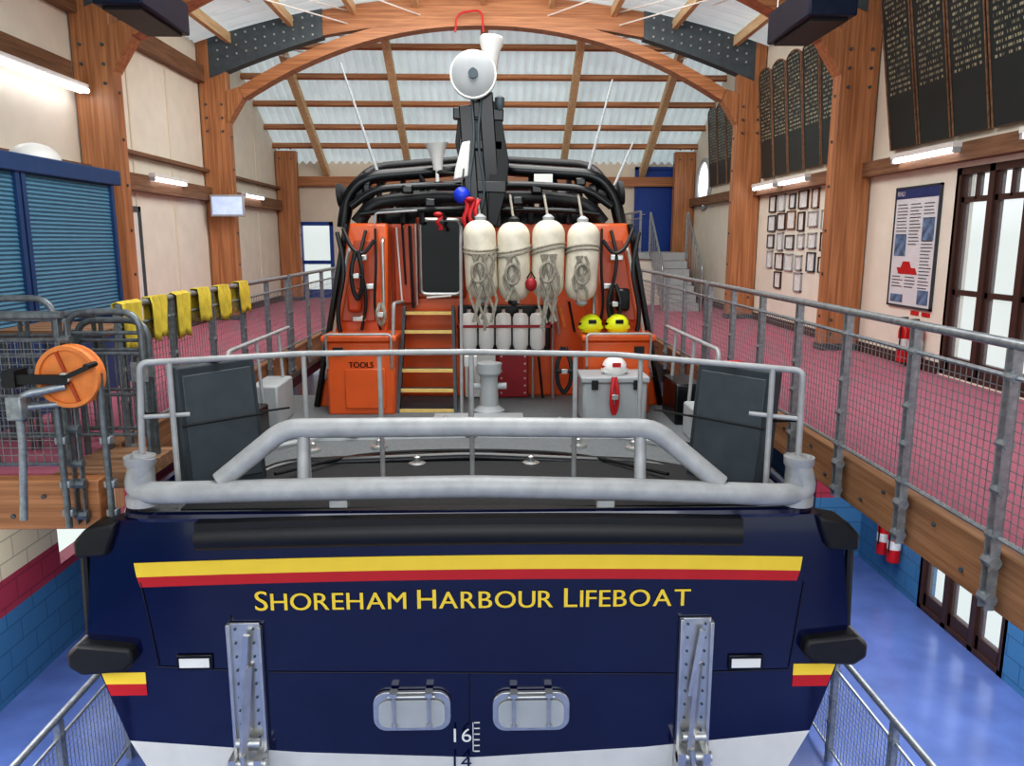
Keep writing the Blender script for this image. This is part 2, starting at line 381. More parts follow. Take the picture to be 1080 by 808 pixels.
railing((LX,6.05,0),(LX,11.0,0),6,1.1,'galvanised steel railing with yellow cloths draped over its handrail',sp=.06)
railing((LX,11.15,0),(LX,19.5,0),9,1.1,'galvanised steel railing with wire mesh beside the carpeted walkway',sp=.08)
railing((3.0,3.2,ZG),(3.0,10.2,ZG),8,1.05,'galvanised mesh railing standing on the blue floor beside the hull','lower mesh railings',drop=0)
railing((-3.3,3.4,ZG),(-3.3,10.4,ZG),8,1.05,'galvanised mesh railing standing on the blue floor beside the hull','lower mesh railings',drop=0)
railing((3.65,19.5,1.3),(3.65,21.9,1.3),3,1.0,'mesh railing along the raised landing by the blue door',sp=.12,drop=0)
railing((-4.9,5.12,0),(-2.8,5.12,0),4,1.12,'galvanised mesh barrier at the end of the boarding platform',sp=.05,drop=.3,mm=galvd)
railing((-4.1,5.95,0),(-3.0,5.95,0),3,1.05,'weathered steel mesh barrier beside the boarding step',sp=.05,drop=0,mm=galvd)
for i,(x,y,hh) in enumerate(((-2.78,5.6,1.1),(-3.35,5.55,1.2),(-2.82,5.8,1.02))):
    t=thing('gate',(x,y,0),'galvanised tubular gate with rounded top on boarding platform','gate','tubular gates')
    fr=rnd([(x-.26,y,.0),(x-.26,y,hh),(x+.26,y,hh),(x+.26,y,.0)],.15)
    mk('frame',MB().tube(fr,.024,10),galvd,t)
    for z in(.2,.5,.8,hh-.15):mk('crossbar',MB().cyl((x-.26,y,z),(x+.26,y,z),.014,8),galvd,t)
    for k in(-.18,-.09,0,.09,.18):mk('bar',MB().cyl((x+k,y,.2),(x+k,y,.8),.008,6),galvd,t)
    for z in(.45,.9):mk('hinge',MB().bb(x-.3,x-.23,y-.03,y+.03,z-.05,z+.05),darks,t)
    mk('latch_plate',MB().bb(x+.18,x+.3,y-.035,y-.02,.6,.74),galv,t)
c=P(70,398,4.98)
t=thing('hose_reel',c,'orange plastic reel disc on black bracket fixed to barrier','reel')
mk('reel_disc',MB().lathe([(.02,0.02),(.17,.02),(.175,0),(.2,.0),(.205,.012),(.205,.03),(.19,.04),(.19,.07),(.205,.08),(.205,.1),(.02,.11)],c,(0,1,0),32),orangereel,t)
mk('spokes',MB().beam(c+Vector((-.17,.01,-.08)),c+Vector((.17,.01,.08)),.012,.02).beam(c+Vector((0.06,.01,-.17)),c+Vector((-.06,.01,.17)),.012,.02),oranged,t)
mk('hub',MB().cyl(c+Vector((0,-.03,0)),c+Vector((0,.12,0)),.035,14),steel,t)
mk('bracket',MB().beam(c+Vector((-.36,-.02,-.01)),c+Vector((.02,-.02,-.01)),.03,.06).beam(c+Vector((0,-.025,0)),c+Vector((.2,-.025,.09)),.02,.03).bb(c.x-.38,c.x-.3,c.y-.05,c.y+.1,c.z-.06,c.z+.05),black,t)
mk('crank_handle',MB().cyl(c+Vector((.2,-.02,.09)),c+Vector((.2,-.14,.09)),.018,10),black,t)
c0=P(22,450,4.88)
t=thing('winch_post',(c0.x,c0.y,c0.z-.6),'galvanised tubular stand beside the orange reel','stand')
mk('upright',MB().tube(rnd([(c0.x-.05,c0.y,c0.z-.62),(c0.x,c0.y,c0.z-.1),(c0.x,c0.y,c0.z+.2),(c0.x+.25,c0.y+.1,c0.z+.24)],.08),.025,10),galv,t)
mk('arm',MB().cyl((c0.x,c0.y,c0.z+.12),(c0.x+.3,c0.y+.2,c0.z+.12),.02),galv,t)
mk('clamp',MB().bb(c0.x-.05,c0.x+.05,c0.y-.06,c0.y+.06,c0.z+.05,c0.z+.2),galv,t,bev=.01)
for u in(58,106):
    p=P(u,430,5.02);t=thing('barrier_stay',(p.x,5.02,-.3),'slim galvanised stay post bolted to the timber end beam','post','barrier stay posts')
    mk('post_tube',MB().cyl((p.x,5.04,-.3),(p.x,5.04,.75),.022),galvd,t)
    for z in(-.2,0,.3):mk('clamp',MB().box((p.x,5.06,z),(.07,.06,.05)),galv,t,bev=.005)
t=thing('boarding_step',(-3.6,6.6,0),'slatted timber boarding step on steel frame','step')
m=MB()
for i in range(5):m.bb(-3.95,-3.08,6.2+i*.14,6.31+i*.14,.84,.9)
mk('slats',m,decking,t,bev=.005)
for x in(-3.9,-3.15):
    for y in(6.25,6.85):mk('leg',MB().bb(x-.02,x+.02,y-.02,y+.02,0,.84),galvd,t)
t=thing('landing',(4.3,20.7,0),'raised grey landing in front of the blue door','landing')
mk('slab',MB().bb(3.55,4.82,19.4,YF-.01,1.15,1.3),greyl,t)
mk('support',MB().bb(3.6,4.8,19.5,21.9,0,1.15),cream,t)
t=thing('staircase',(4.2,18,0),'short grey staircase with handrails climbing to the landing','stairs')
m=MB()
for i in range(7):m.bb(3.9,4.7,17.7+i*.24,17.97+i*.24 if i<6 else 19.39,i*.186,.186*(i+1)-.01)
mk('steps',m,greyl,t)
for x in(3.85,4.75):
    hr=mk('handrail',MB().tube(rnd([(x,17.7,0),(x,17.7,1.0),(x,19.3,2.3),(x,19.3,1.3)],.1),.025,8),galv,t)
    for k in range(1,8):mk('baluster',MB().cyl((x,17.7+k*.2,k*.16),(x,17.7+k*.2,k*.16+.98),.01,6),galv,hr)
def glazed(name,x,y0,y1,z0,z1,n,rows,m_fr,lab,tz):
    t=thing(name,(x,(y0+y1)/2,z0),lab,'glazed door');t['kind']='structure'
    w=(y1-y0)/n;m=MB().bb(x-.05,x+.08,y0,y1,z1-.08,z1).bb(x-.05,x+.08,y0,y1,z0,z0+.06)
    for i in range(n+1):m.bb(x-.05,x+.08,y0+w*i-.045,y0+w*i+.045,z0,z1)
    mk('frame',m,m_fr,t)
    for i in range(n):
        m=MB();a=y0+w*i+.045;b=a+w-.09
        for r in rows:m.bb(x-.02,x+.05,a,b,r-.03,r+.03)
        m.bb(x-.02,x+.05,a,b,z0+.06,z0+.22).bb(x-.02,x+.05,(a+b)/2-.02,(a+b)/2+.02,tz,z1-.08)
        for yy in(a+.025,b-.025):m.bb(x-.02,x+.05,yy-.025,yy+.025,z0+.06,z1-.08)
        l=mk('leaf',m,m_fr,t)
        mk('glass_pane',MB().bb(x+.01,x+.016,a,b,z0+.06,z1-.08),glass,l)
    return t
glazed('window_1',XR+.05,6.1,9.15,.02,2.42,5,(2.06,1.0),brown,'dark brown framed glazed doors with small upper panes',2.06)
glazed('window_2',XR+.05,7.5,9.1,ZG,-.8,3,(-1.4,-2.3),brown,'dark brown framed ground floor glazed doors',-1.4)
t=thing('door_1',(-4.87,YF,0),'blue framed glazed door in the end wall','door');t['kind']='structure'
mk('frame',MB().bb(-5.35,-5.25,YF-.04,YF+.1,0,2.1).bb(-4.5,-4.4,YF-.04,YF+.1,0,2.1).bb(-5.35,-4.4,YF-.04,YF+.1,2.0,2.1).bb(-5.25,-4.5,YF-.02,YF+.06,0.02,.25).bb(-5.25,-4.5,YF-.02,YF+.06,.95,1.05),bluep,t)
mk('glass_pane',MB().bb(-5.25,-4.5,YF+.02,YF+.03,.25,2.0),glass,t)
t=thing('door_2',(4.5,YF,1.3),'solid blue panelled door above the landing','door');t['kind']='structure'
d=mk('leaf',MB().bb(4.0,4.95,YF-.05,YF,1.3,3.5),bluep,t,bev=.01)
mk('frame',MB().bb(3.92,4.0,YF-.08,YF,1.3,3.58).bb(4.95,5.03,YF-.08,YF,1.3,3.58).bb(3.92,5.03,YF-.08,YF,3.5,3.58),bluep,t)
mk('handle',MB().cyl((4.1,YF-.12,2.3),(4.22,YF-.12,2.3),.015).cyl((4.1,YF-.12,2.3),(4.1,YF-.04,2.3),.012),steel,d)
t=thing('door_3',(XL+.03,12.4,0),'plain cream door in the side wall','door');t['kind']='structure'
mk('leaf',MB().bb(XL,XL+.05,11.95,12.8,0,2.05),white,t)
mk('frame',MB().bb(XL,XL+.07,11.87,11.95,0,2.13).bb(XL,XL+.07,12.8,12.88,0,2.13).bb(XL,XL+.07,11.87,12.88,2.05,2.13),darks,t)
t=thing('window_3',(XL,17,.9),'dark framed window in the side wall','window');t['kind']='structure'
mk('frame',MB().bb(XL-.05,XL+.04,16.5,16.6,.9,2.2).bb(XL-.05,XL+.04,17.5,17.6,.9,2.2).bb(XL-.05,XL+.04,16.5,17.6,2.1,2.2).bb(XL-.05,XL+.04,16.5,17.6,.9,1).bb(XL-.04,XL+.03,17.02,17.08,1,2.1),brown,t)
c=Vector((XR-.01,20.2,3.0))
t=thing('window_4',c,'round porthole window with pale frame','window');t['kind']='structure'
mk('glass_pane',MB().lathe([(0,0),(.55,0),(.55,-.02),(0,-.02)],c,(1,0,0),32),brightw,t)
mk('frame',MB().tube([c+Vector((-.02,.6*math.cos(a),.6*math.sin(a))) for a in [2*math.pi*i/32 for i in range(32)]],.06,8,closed=True),greyl,t)
# ---------------------------------------------------------------- honours boards
def board(y,z0,z1,tilt,w=.66):
    t=thing('honours_board',(XR-.1,y,z0),'black arched-top honours board with rows of gold lettering','honours board','honours boards on the wall')
    n=10;r=w/2
    pts=[(-r,z0),(r,z0)]+[(r*math.cos(math.pi*i/n),z1-r*.45+r*.45*math.sin(math.pi*i/n)) for i in range(n+1)]
    X=lambda z:XR-.06-(z-z0)*math.tan(tilt)
    fm=[Vector((X(z),y+a,z)) for a,z in pts]
    mk('panel',MB().prism(fm,(.03,0,0)),boardm,t,smooth=False)
    mk('edge_moulding',MB().tube(fm,.014,6,closed=True),woodd,t)
    zt=z1-.3;mk('stand_off_bracket',MB().cyl((X(zt)+.02,y,zt),(XR-.002,y,zt),.02,8),darks,t)
for i in range(6):board(10.35-i*.72,2.78,4.75,math.radians(9))
for i in range(5):board(15.45-i*.72,2.8,4.8,math.radians(5))
for i in range(4):board(19.2-i*.72,2.9,4.7,math.radians(4))
for i in range(6):
    for j in range(5):
        if (i,j) in((5,0),(4,4),(0,4),(5,4),(2,4)):continue
        y=15.2-i*.5+random.uniform(-.03,.03);z=2.3-j*.36+random.uniform(-.02,.02);h=random.choice((.14,.17,.2));hv=random.choice((.13,.155,.165))
        t=thing('picture_frame',(XR-.03,y,z),'small dark framed certificate on the cream wall','picture frame','framed certificates on the wall')
        mk('frame',MB().bb(XR-.035,XR,y-h,y+h,z-hv,z-hv+.02).bb(XR-.035,XR,y-h,y+h,z+hv-.02,z+hv).bb(XR-.035,XR,y-h,y-h+.02,z-hv,z+hv).bb(XR-.035,XR,y+h-.02,y+h,z-hv,z+hv),random.choice((darks,brown,greyl,woodd)),t)
        mk('print',MB().bb(XR-.015,XR-.002,y-h+.02,y+h-.02,z-hv+.02,z+hv-.02),paper,t)
py=.12
t=thing('poster',(XR-.03,9.85+py,.8),'framed information poster with blue header and lifeboat pictures','poster')
def PBX(x0,x1,y0,y1,z0,z1):return MB().bb(x0,x1,y0+py,y1+py,z0,z1)
mk('frame',PBX(XR-.035,XR,9.32,10.38,.74,.765).bb(XR-.035,XR,9.32+py,10.38+py,2.255,2.28).bb(XR-.035,XR,9.32+py,9.345+py,.74,2.28).bb(XR-.035,XR,10.355+py,10.38+py,.74,2.28),greyp,t)
s=mk('sheet',PBX(XR-.025,XR-.01,9.34,10.36,.76,2.26),posters,t)
mk('header_band',PBX(XR-.03,XR-.022,9.34,10.36,2.13,2.26),postern,s)
vs,fs=txt('RNLI',.0);mk('lettering',MB().add([(XR-.034,10.33+py-v.x*.09,2.165+v.y*.09) for v in vs],fs),white,s)
m=MB()
for i in range(28):
    z=2.05-i*.042
    for k in range(3):
        if (k==0 and 8<i<16) or (k==2 and 3<i<11) or (12<i<22 and k<2) or i>25:continue
        m.bb(XR-.03,XR-.024,10.3+py-k*.32-.27+random.random()*.08,10.3+py-k*.32,z,z+.01)
mk('text_lines',m,darks,s)
for y0,y1,z0,z1 in((10.03,10.3,1.4,1.68),(9.4,9.66,1.6,1.88),(9.4,9.64,.8,.98),(10.0,10.3,.8,.9)):
    mk('small_picture',PBX(XR-.032,XR-.024,y0,y1,z0,z1),posterp,s)
m=MB().prism([(XR-.032,10.2+py,1.25),(XR-.032,9.75+py,1.25),(XR-.032,9.7+py,1.17),(XR-.032,10.15+py,1.17)],(.006,0,0)).prism([(XR-.032,10.05+py,1.33),(XR-.032,9.9+py,1.33),(XR-.032,9.85+py,1.25),(XR-.032,10.1+py,1.25)],(.006,0,0))
mk('boat_picture',m,red,s)
def ext(x,y,z,lab):
    t=thing('fire_extinguisher',(x,y,z),lab,'fire extinguisher','red fire extinguishers')
    mk('cylinder_body',MB().lathe([(.02,0),(.08,.0),(.085,.02),(.085,.4),(.07,.46),(.03,.5)],(x,y,z),(0,0,1),18),extred,t)
    mk('valve',MB().cyl((x,y,z+.49),(x,y,z+.55),.02,8).bb(x-.08,x+.02,y-.012,y+.012,z+.55,z+.575),black,t)
    mk('hose',MB().tube(rnd([(x,y,z+.53),(x-.09,y-.05,z+.5),(x-.1,y-.06,z+.15)],.08),.01,6),black,t)
    mk('label_band',MB().lathe([(.0865,.18),(.0865,.3)],(x,y,z),(0,0,1),18),paper,t)
ext(XR-.1,9.82,.06,'red fire extinguisher on the wall below the poster');ext(XR-.1,9.56,.06,'red fire extinguisher on the wall below the poster')
ext(XR-.1,9.9,-2.6,'red fire extinguisher on the blue painted wall');ext(XR-.1,9.62,-2.6,'red fire extinguisher on the blue painted wall')
for y,z0,z1 in((9.82,.66,.71),(9.56,.66,.71),(9.9,-1.9,-1.72),(9.62,-1.9,-1.72)):
    mk('safety_sign',MB().bb(XR-.012,XR-.001,y-.09,y+.09,z0,z1),extred,label='small red fire point sign fixed to the wall',cat='sign',group='red fire point signs')
def tubelight(x,y0,y1,z,lab='fluorescent tube lamp on a white batten along the wall',n=1):
    t=thing('tube_lamp',(x,(y0+y1)/2,z),lab,'tube lamp','fluorescent wall lamps')
    mk('housing',MB().bb(x-.05,x+.05,y0,y1,z+.03,z+.09),white,t)
    for k in range(n):
        o=(k-.5*(n-1))*.1
        mk('glass_tube',MB().cyl((x+o,y0+.04,z),(x+o,y1-.04,z),.028,10),tube_em,t)
    for yy in(y0,y1-.04):mk('end_cap',MB().bb(x-.04,x+.04,yy,yy+.04,z-.03,z+.03),greyl,t)
tubelight(XL+.2,8.3,11.2,3.58,n=2);tubelight(XL+.2,13.1,14.5,2.58);tubelight(XL+.2,17.8,19.3,2.58)
tubelight(XR-.2,13.1,14.4,2.6);tubelight(XR-.2,14.6,15.8,2.6);tubelight(XR-.2,8.9,10.3,2.6);tubelight(XR-.2,6.4,7.8,2.6)
for u,v in((174,34),(834,44)):
    c=P(u,v,9.9)
    t=thing('ceiling_heater',c,'blue-black rectangular radiant heater hung from the roof','heater','hanging radiant heaters')
    mk('casing',MB().bb(c.x-.26,c.x+.26,c.y-1.2,c.y+.1,c.z-.02,c.z+.34),heaterm,t,bev=.02)
    mk('louvre',MB().bb(c.x-.2,c.x+.2,c.y-1.1,c.y,c.z-.05,c.z-.02),black,t)
    for yy in(-1.0,-.05):
        for xx in(-.2,.2):mk('suspension_rod',MB().cyl((c.x+xx,c.y+yy,c.z+.3),(c.x+xx,c.y+yy,rz(c.x)),.008,6),steel,t)
t=thing('shutter_cabinet',(-4.8,6.7,0),'blue kiosk cabinet with closed slatted roller shutters','kiosk')
kx=-4.2
mk('body',MB().bb(XL+.2,kx-.05,5.35,9.05,0.005,2.3),shutf,t)
mk('cornice',MB().bb(XL+.2,kx+.03,5.35,9.1,2.2,2.36),shutf,t,bev=.01)
mk('counter',MB().bb(kx-.05,kx+.02,5.35,9.08,0.005,.75),shutf,t)
for a,b in((7.3,8.9),(5.6,7.15)):
    m=MB()
    for i in range(36):
        z=.8+i*.039;m.cyl((kx-.04,a,z+.02),(kx-.04,b,z+.02),.0235,6)
    mk('roller_shutter',m,shut,t)
    for yy in(a-.06,b):mk('guide_rail',MB().bb(kx-.05,kx+.01,yy,yy+.06,.75,2.2),shutf,t)
c=PX(36,158,-4.6)
t=thing('dome_speaker',(c.x,c.y,2.36),'white dome shaped unit on top of the blue cabinet','speaker')
mk('dome',MB().sphere((c.x,c.y,2.39),(.22,.3,.17),v0=0),white,t);mk('base',MB().box((c.x,c.y,2.375),(.5,.6,.03)),greyl,t,bev=.01)
c=P(240,217,15.75)
t=thing('display_screen',c,'small flat screen on a bracket beside the timber column','television')
mk('bezel',MB().box(c,(.66,.05,.42)),greyl,t,bev=.01);mk('screen',MB().box(c+Vector((0,-.03,0)),(.58,.01,.34)),bluescr,t)
mk('bracket',MB().cyl(c+Vector((0,.03,.0)),c+Vector((0,.2,.0)),.03),darks,t)
for i,(y,w,l) in enumerate(((6.2,.36,.44),(6.7,.34,.4),(7.2,.32,.44),(7.75,.3,.36),(8.35,.32,.4),(9.0,.3,.38))):
    vs=[];fs=[];na=14;nb=16
    for a in range(na+1):
        s=-l+2*l*a/na
        for b in range(nb+1):
            sh=1-.1*min(1,abs(s)/l)
            yy=y+(-w/2+w*b/nb)*sh;wv=.014*math.sin(b*1.1+i)+.006*math.sin(b*2.3+a*.5)
            if abs(s)<.06:x=s*.6;z=1.137
            else:x=math.copysign(.045,s)+wv*min(1,abs(s)/.15);z=1.13-(abs(s)-.05)+.02*math.sin(b*.45+i*2)*abs(s)*2
            vs.append((LX+x,yy+.015*math.sin(abs(s)*8+i),z))
    for a in range(na):
        for b in range(nb):k=a*(nb+1)+b;fs.append((k,k+1,k+nb+2,k+nb+1))
    mk('yellow_cloth',MB().add(vs,fs),yelcloth,solid=.008,label='yellow cloth folded and draped over the walkway handrail',cat='cloth',group='yellow cloths on the handrail')
# ================================================================= LIFEBOAT
B=thing('lifeboat',(XB,5,-2.95),'large navy and orange lifeboat with white lower hull','boat')
YS=4.9
half=[(2.33,-.2),(2.5,-.36),(2.58,-1.0),(2.53,-1.28),(2.37,-1.80)]
low=[(2.37,-1.8),(2.2,-2.15),(1.5,-2.6),(.2,-2.95)]
mid=[(1.2,-1.91),(0,-1.97),(-1.2,-1.91)]
def loft(secs):
    return MB().rings([[Vector(p) for p in s] for s in secs])
st=[(YS,1,0),(7,1.0,0),(11,.98,.03),(15,.8,.1),(18,.45,.25),(20,.06,.45)]
up=half+mid+[(-a,b) for a,b in half[::-1]]
mk('hull',loft([[(XB+a*k,y,b+dz*(1 if b>-.5 else .3)) for a,b in up] for y,k,dz in st]),navy,B,smooth=False)
lo=low+[(-a,b) for a,b in low[::-1]]+[(-1.2,-1.91),(0,-1.97),(1.2,-1.91)]
mk('lower_hull',loft([[(XB+a*k,y,b) for a,b in lo] for y,k,dz in st]),whiteh,B,smooth=False)
mk('deck',MB().bb(XB-2.25,XB+2.25,YS+.12,9.2,-.2,-.185),deckm,B)
X=[-1.95+3.9*i/30 for i in range(31)]
mk('stern_matting',MB().strip([(XB+x,6.3-.6*(x/1.95)**4,-.184) for x in X],[(XB+x,5.03,-.184) for x in X],(0,0,.012)),matblk,B)
TY=YS-.006
def strip_z(z0,z1,x0,x1,inset0=0,inset1=0,cam=.035,y=TY):
    n=24;a=[];b=[]
    for i in range(n+1):
        t=i/n;xa=x0+(x1-x0)*t;c=cam*(1-((xa)/2.3)**2)
        a.append((XB+xa,y,z0+c));xb=(x0+inset0)+((x1-inset1)-(x0+inset0))*t;b.append((XB+xb,y,z1+c))
    return MB().strip(a,b,(0,.004,0))
mk('yellow_stripe',strip_z(-.5,-.6,-2.23,2.23,.01,.01),yellow,B)
mk('red_stripe',strip_z(-.6,-.672,-2.22,2.22,.02,.02),red,B)
for s in(-1,1):
    for k,(n_,m_) in enumerate((('yellow_stripe',yellow),('red_stripe',red))):
        z0=-1.285-.085*k
        mk(n_,MB().prism([(XB+s*(2.515-.025*k),TY,z0),(XB+s*2.22,TY,z0),(XB+s*2.22,TY,z0-.085),(XB+s*(2.49-.025*k),TY,z0-.085)],(0,.004,0)),m_,B)
W_=[];x=0
for w in('SHOREHAM','HARBOUR','LIFEBOAT'):
    cur=[]
    for i,ch in enumerate(w):
        sz=1.0 if i==0 else .88
        vs,fs=txt(ch)
        mn=min(v.x for v in vs);mx=max(v.x for v in vs)
        cur.append(([(x+(v.x-mn)*sz,v.y*sz) for v in vs],fs));x+=(mx-mn)*sz+.1
    W_.append(cur);x+=.26
tot=x-.36;sx=2.93/tot
for cur in W_:
    m=MB()
    for vs,fs in cur:
        for k,o in enumerate((-.002,.002)):
            m.add([(XB-1.45+a*sx+o,TY-.002-.0004*k,-.842+b*.2) for a,b in vs],fs)
    mk('name_lettering',m,yellow,B,smooth=False)
for s_,v,mm in(('16',780,white),('14',808,navy)):
    vs,fs=txt(s_,.0);q=P(474,v,TY)
    mk('draught_numerals',MB().add([(q.x+a.x*.16,TY-.03,q.z+a.y*.15) for a in vs],fs),mm,B,smooth=False)
m=MB()
for i in range(6):
    q=P(503,762+i*6,TY);m.box((q.x,TY-.003,q.z),(.04,.008,.006))
q=P(499,777,TY);m.box((q.x,TY-.003,q.z),(.006,.008,.22))
mk('draught_scale',m,white,B)
for a in((165,703,240,707),(282,709,712,711),(752,709,832,706),(148,614,168,702),(848,614,832,704),(243,650,243,656),(495,711,495,765)):
    mk('panel_seam',MB().tube([P(a[0],a[1],TY),P(a[2],a[3],TY)],.004,6),seam,B)
n=30;X=[-1.78+3.56*i/n for i in range(n+1)]
mk('transom_fender',MB().tube([(XB+x,YS-.05,-.31+.03*(1-(x/2)**2)) for x in X],.085,12).strip([(XB+x,YS-.1,-.2+.03*(1-(x/2)**2)) for x in X],[(XB+x,YS-.1,-.31) for x in X],(0,.25,0)),black,B)
mk('gunwale_edge',MB().tube(rnd([(XB-2.34,6.5,-.19),(XB-2.3,YS+.02,-.19),(XB+2.3,YS+.02,-.19),(XB+2.34,6.5,-.19)],.2),.035,8),navy,B)
for s in(-1,1):
    mk('corner_fender',MB().prism([(XB+s*a,YS-.06,z) for a,z in((2.3,-.2),(2.5,-.24),(2.585,-.33),(2.585,-.44),(2.38,-.43),(2.33,-.3))],(0,.24,0)),black,B,bev=.02)
    mk('quarter_fender',MB().prism([(XB+s*a,YS-.09,z) for a,z in((2.27,-1.07),(2.62,-1.03),(2.69,-1.1),(2.69,-1.2),(2.6,-1.26),(2.32,-1.24),(2.25,-1.17))],(0,.8,0)),black,B,bev=.025)
    mk('belt_fender',MB().tube([(XB+s*2.57,YS+.05,-.45),(XB+s*2.59,YS+.05,-1.02)],.03,8),black,B)
    mk('side_fender',MB().tube([(XB+s*2.62,5.2,-1.1),(XB+s*2.62,11,-1.0),(XB+s*2.2,15,-.9)],.07,8),black,B)
    c=P(206 if s<0 else 786,698,TY)
    l=mk('stern_light_housing',MB().box(c+Vector((0,-.005,0)),(.24,.02,.11)),blackg,B,bev=.006)
    mk('lens',MB().box(c+Vector((0,-.018,0)),(.2,.008,.065)),white,l)
    cx=P(261 if s<0 else 732,700,TY).x
    zt=P(261,656,TY).z;zb=P(261,790,TY).z
    br=mk('trim_tab_bracket',MB().bb(cx-.1,cx+.1,TY-.02,TY,zb,zt).bb(cx-.115,cx-.09,TY-.05,TY,zb,zt).bb(cx+.09,cx+.115,TY-.05,TY,zb,zt-.02),steel,B,bev=.004)
    m=MB()
    for i in range(9):
        for o in(-.06,.06):m.cyl((cx+o,TY-.03,zt-.04-i*.1),(cx+o,TY-.015,zt-.04-i*.1),.009,8)
    mk('bolt_pattern',m,darks,br)
    mk('piston',MB().beam((cx-.03,TY-.06,zt-.55),(cx+.03,TY-.07,zt-.06),.03,.04).beam((cx+.02,TY-.06,zt-.3),(cx-.03,TY-.12,zb),.03,.05).cyl((cx-.08,TY-.08,zb+.1),(cx+.08,TY-.08,zb+.1),.03),steel,br)
    mk('hinge',MB().cyl((cx-.12,TY-.1,zb-.04),(cx+.12,TY-.1,zb-.04),.035).bb(cx-.12,cx-.07,TY-.16,TY,zb-.3,zb+.02).bb(cx+.05,cx+.1,TY-.16,TY,zb-.3,zb+.02).cyl((cx-.03,TY-.14,zb+.05),(cx+.02,TY-.14,zb-.25),.022).cyl((cx-.1,TY-.18,zb-.12),(cx+.1,TY-.18,zb-.12),.02),steel,br)
for u in(435,560):
    c=P(u,748,TY);w,h=.265,.145
    q=[]
    for (sx_,sz_) in((1,1),(-1,1),(-1,-1),(1,-1)):
        for k in range(6):
            ang={(1,1):k*18,(-1,1):90-k*18,(-1,-1):k*18,(1,-1):90-k*18}[(sx_,sz_)]
            q.append(Vector((c.x+sx_*(w-.09+.09*math.cos(math.radians(ang))),TY-.03,c.z+sz_*(h-.09+.09*math.sin(math.radians(ang))))))
    hb=mk('transom_hatch',MB().prism(q,(0,.03,0)),steel,B,bev=.004)
    q2=[Vector((c.x+(p.x-c.x)*.86,TY-.034,c.z-.01+(p.z-c.z)*.72)) for p in q]
    mk('cover',MB().prism(q2,(0,-.015,0)),greyl,hb,bev=.004)
    for o in(-.12,.12):
        mk('clamp_arm',MB().cyl((c.x+o,TY-.065,c.z-.09),(c.x+o,TY-.065,c.z+.15),.011,8).box((c.x+o,TY-.05,c.z+.15),(.05,.07,.03)).box((c.x+o,TY-.06,c.z-.09),(.035,.04,.03)),steel,hb)
    mk('hinge_bar',MB().cyl((c.x-.16,TY-.05,c.z+.125),(c.x+.16,TY-.05,c.z+.125),.012,8),steel,hb)
lw=rnd([P(152,480,4.98),P(140,519,4.98),P(175,520,4.92),P(330,516,4.92),P(497,513,4.92),P(660,516,4.92),P(820,522,4.92),P(852,520,4.98),P(842,484,4.98)],.12,5)
g=mk('stern_guard_tube',MB().tube(lw,.074,16),alu,B)
mk('upper_bar',MB().tube(rnd([P(232,508,4.95),P(300,452,5.05),P(497,450,5.1),P(690,452,5.05),P(760,511,4.95)],.1),.066,14),alu,g)
for u in(320,675):mk('strut',MB().cyl(P(u,456,5.06),P(u,505,4.97),.04,12),alu,g)
for u in(358,638):mk('foot_plate',MB().box(P(u,530,4.95),(.12,.08,.05)),alu,g,bev=.005)
for u in(150,841):
    c=P(u,510,5.0)
    mk('bollard',MB().lathe([(.11,-.14),(.11,-.08),(.085,-.06),(.085,.12),(.1,.14),(.1,.19),(.02,.2)],c,(0,0,1),20),alu,B)
tr=rnd([P(150,478,5.0),P(147,383,5.0),P(200,380,5.15),P(320,373,5.5),P(497,371,5.6),P(650,374,5.5),P(790,386,5.15),P(847,391,5.0),P(842,480,5.0)],.05,5)
g=mk('stern_rail',MB().tube(tr,.021,10),alu,B)
for u,y in((320,5.5),(400,5.58),(497,5.6),(607,5.55),(676,5.5)):
    p=P(u,374,y);mk('stanchion',MB().cyl(p,(p.x,p.y,-.2),.018,8),alu,g)
for u,v in((178,383),(815,389)):
    p=P(u,v,5.08);mk('stanchion',MB().cyl(p,(p.x,p.y,-.2),.02,8),alu,g)
mk('mid_bar',[MB().tube(rnd([P(150,440,5.0),P(200,437,5.15)],.1),.015,8),MB().tube([P(790,436,5.15),P(844,442,5.0)],.015,8)],alu,g)
mk('deck_coaming',MB().tube(rnd([P(262,508,5.8),P(300,490,6.1),P(497,482,6.2),P(690,490,6.1),P(735,508,5.8)],.2),.05,10),blackg,B)
mk('deck_ledge',MB().tube(rnd([P(290,474,6.7),P(330,465,6.9),P(500,462,7.0),P(670,465,6.9),P(710,474,6.7)],.15),.045,8),greyl,B)
mk('deck_cable',[MB().tube(rnd([P(290,500,5.6),P(380,478,6.3),P(497,474,6.5),P(610,478,6.3),P(705,500,5.6)],.5),.014,6),MB().tube(rnd([P(250,470,6.3),P(350,455,7.0),P(500,452,7.2),P(640,455,7.0),P(740,470,6.3)],.5),.014,6)],black,B)
mk('deck_hatch',MB().bb(XB-.45,XB+.45,7.25,7.75,-.186,-.13),greyl,B,bev=.01)
for u,v,y in((330,480,6.5),(400,474,6.6),(610,474,6.6),(668,480,6.5),(440,488,6.05),(560,488,6.05),(350,448,7.4),(470,446,7.5),(590,448,7.4)):
    p=P(u,v,y);p.z=-.17;mk('deck_fitting',MB().lathe([(.07,-.02),(.07,.01),(.03,.02),(.03,.06),(.01,.07)],p,(0,0,1),12),steel,B)
for u,y in((345,7.2),(372,7.0)):
    p=P(u,450,y)
    mk('rope_coil',MB().tube([(p.x+(.1+.012*(k%3))*math.cos(k*.5),y+(.1+.012*(k%3))*math.sin(k*.5),-.17+.0012*k) for k in range(50)],.014,6),rope,B)
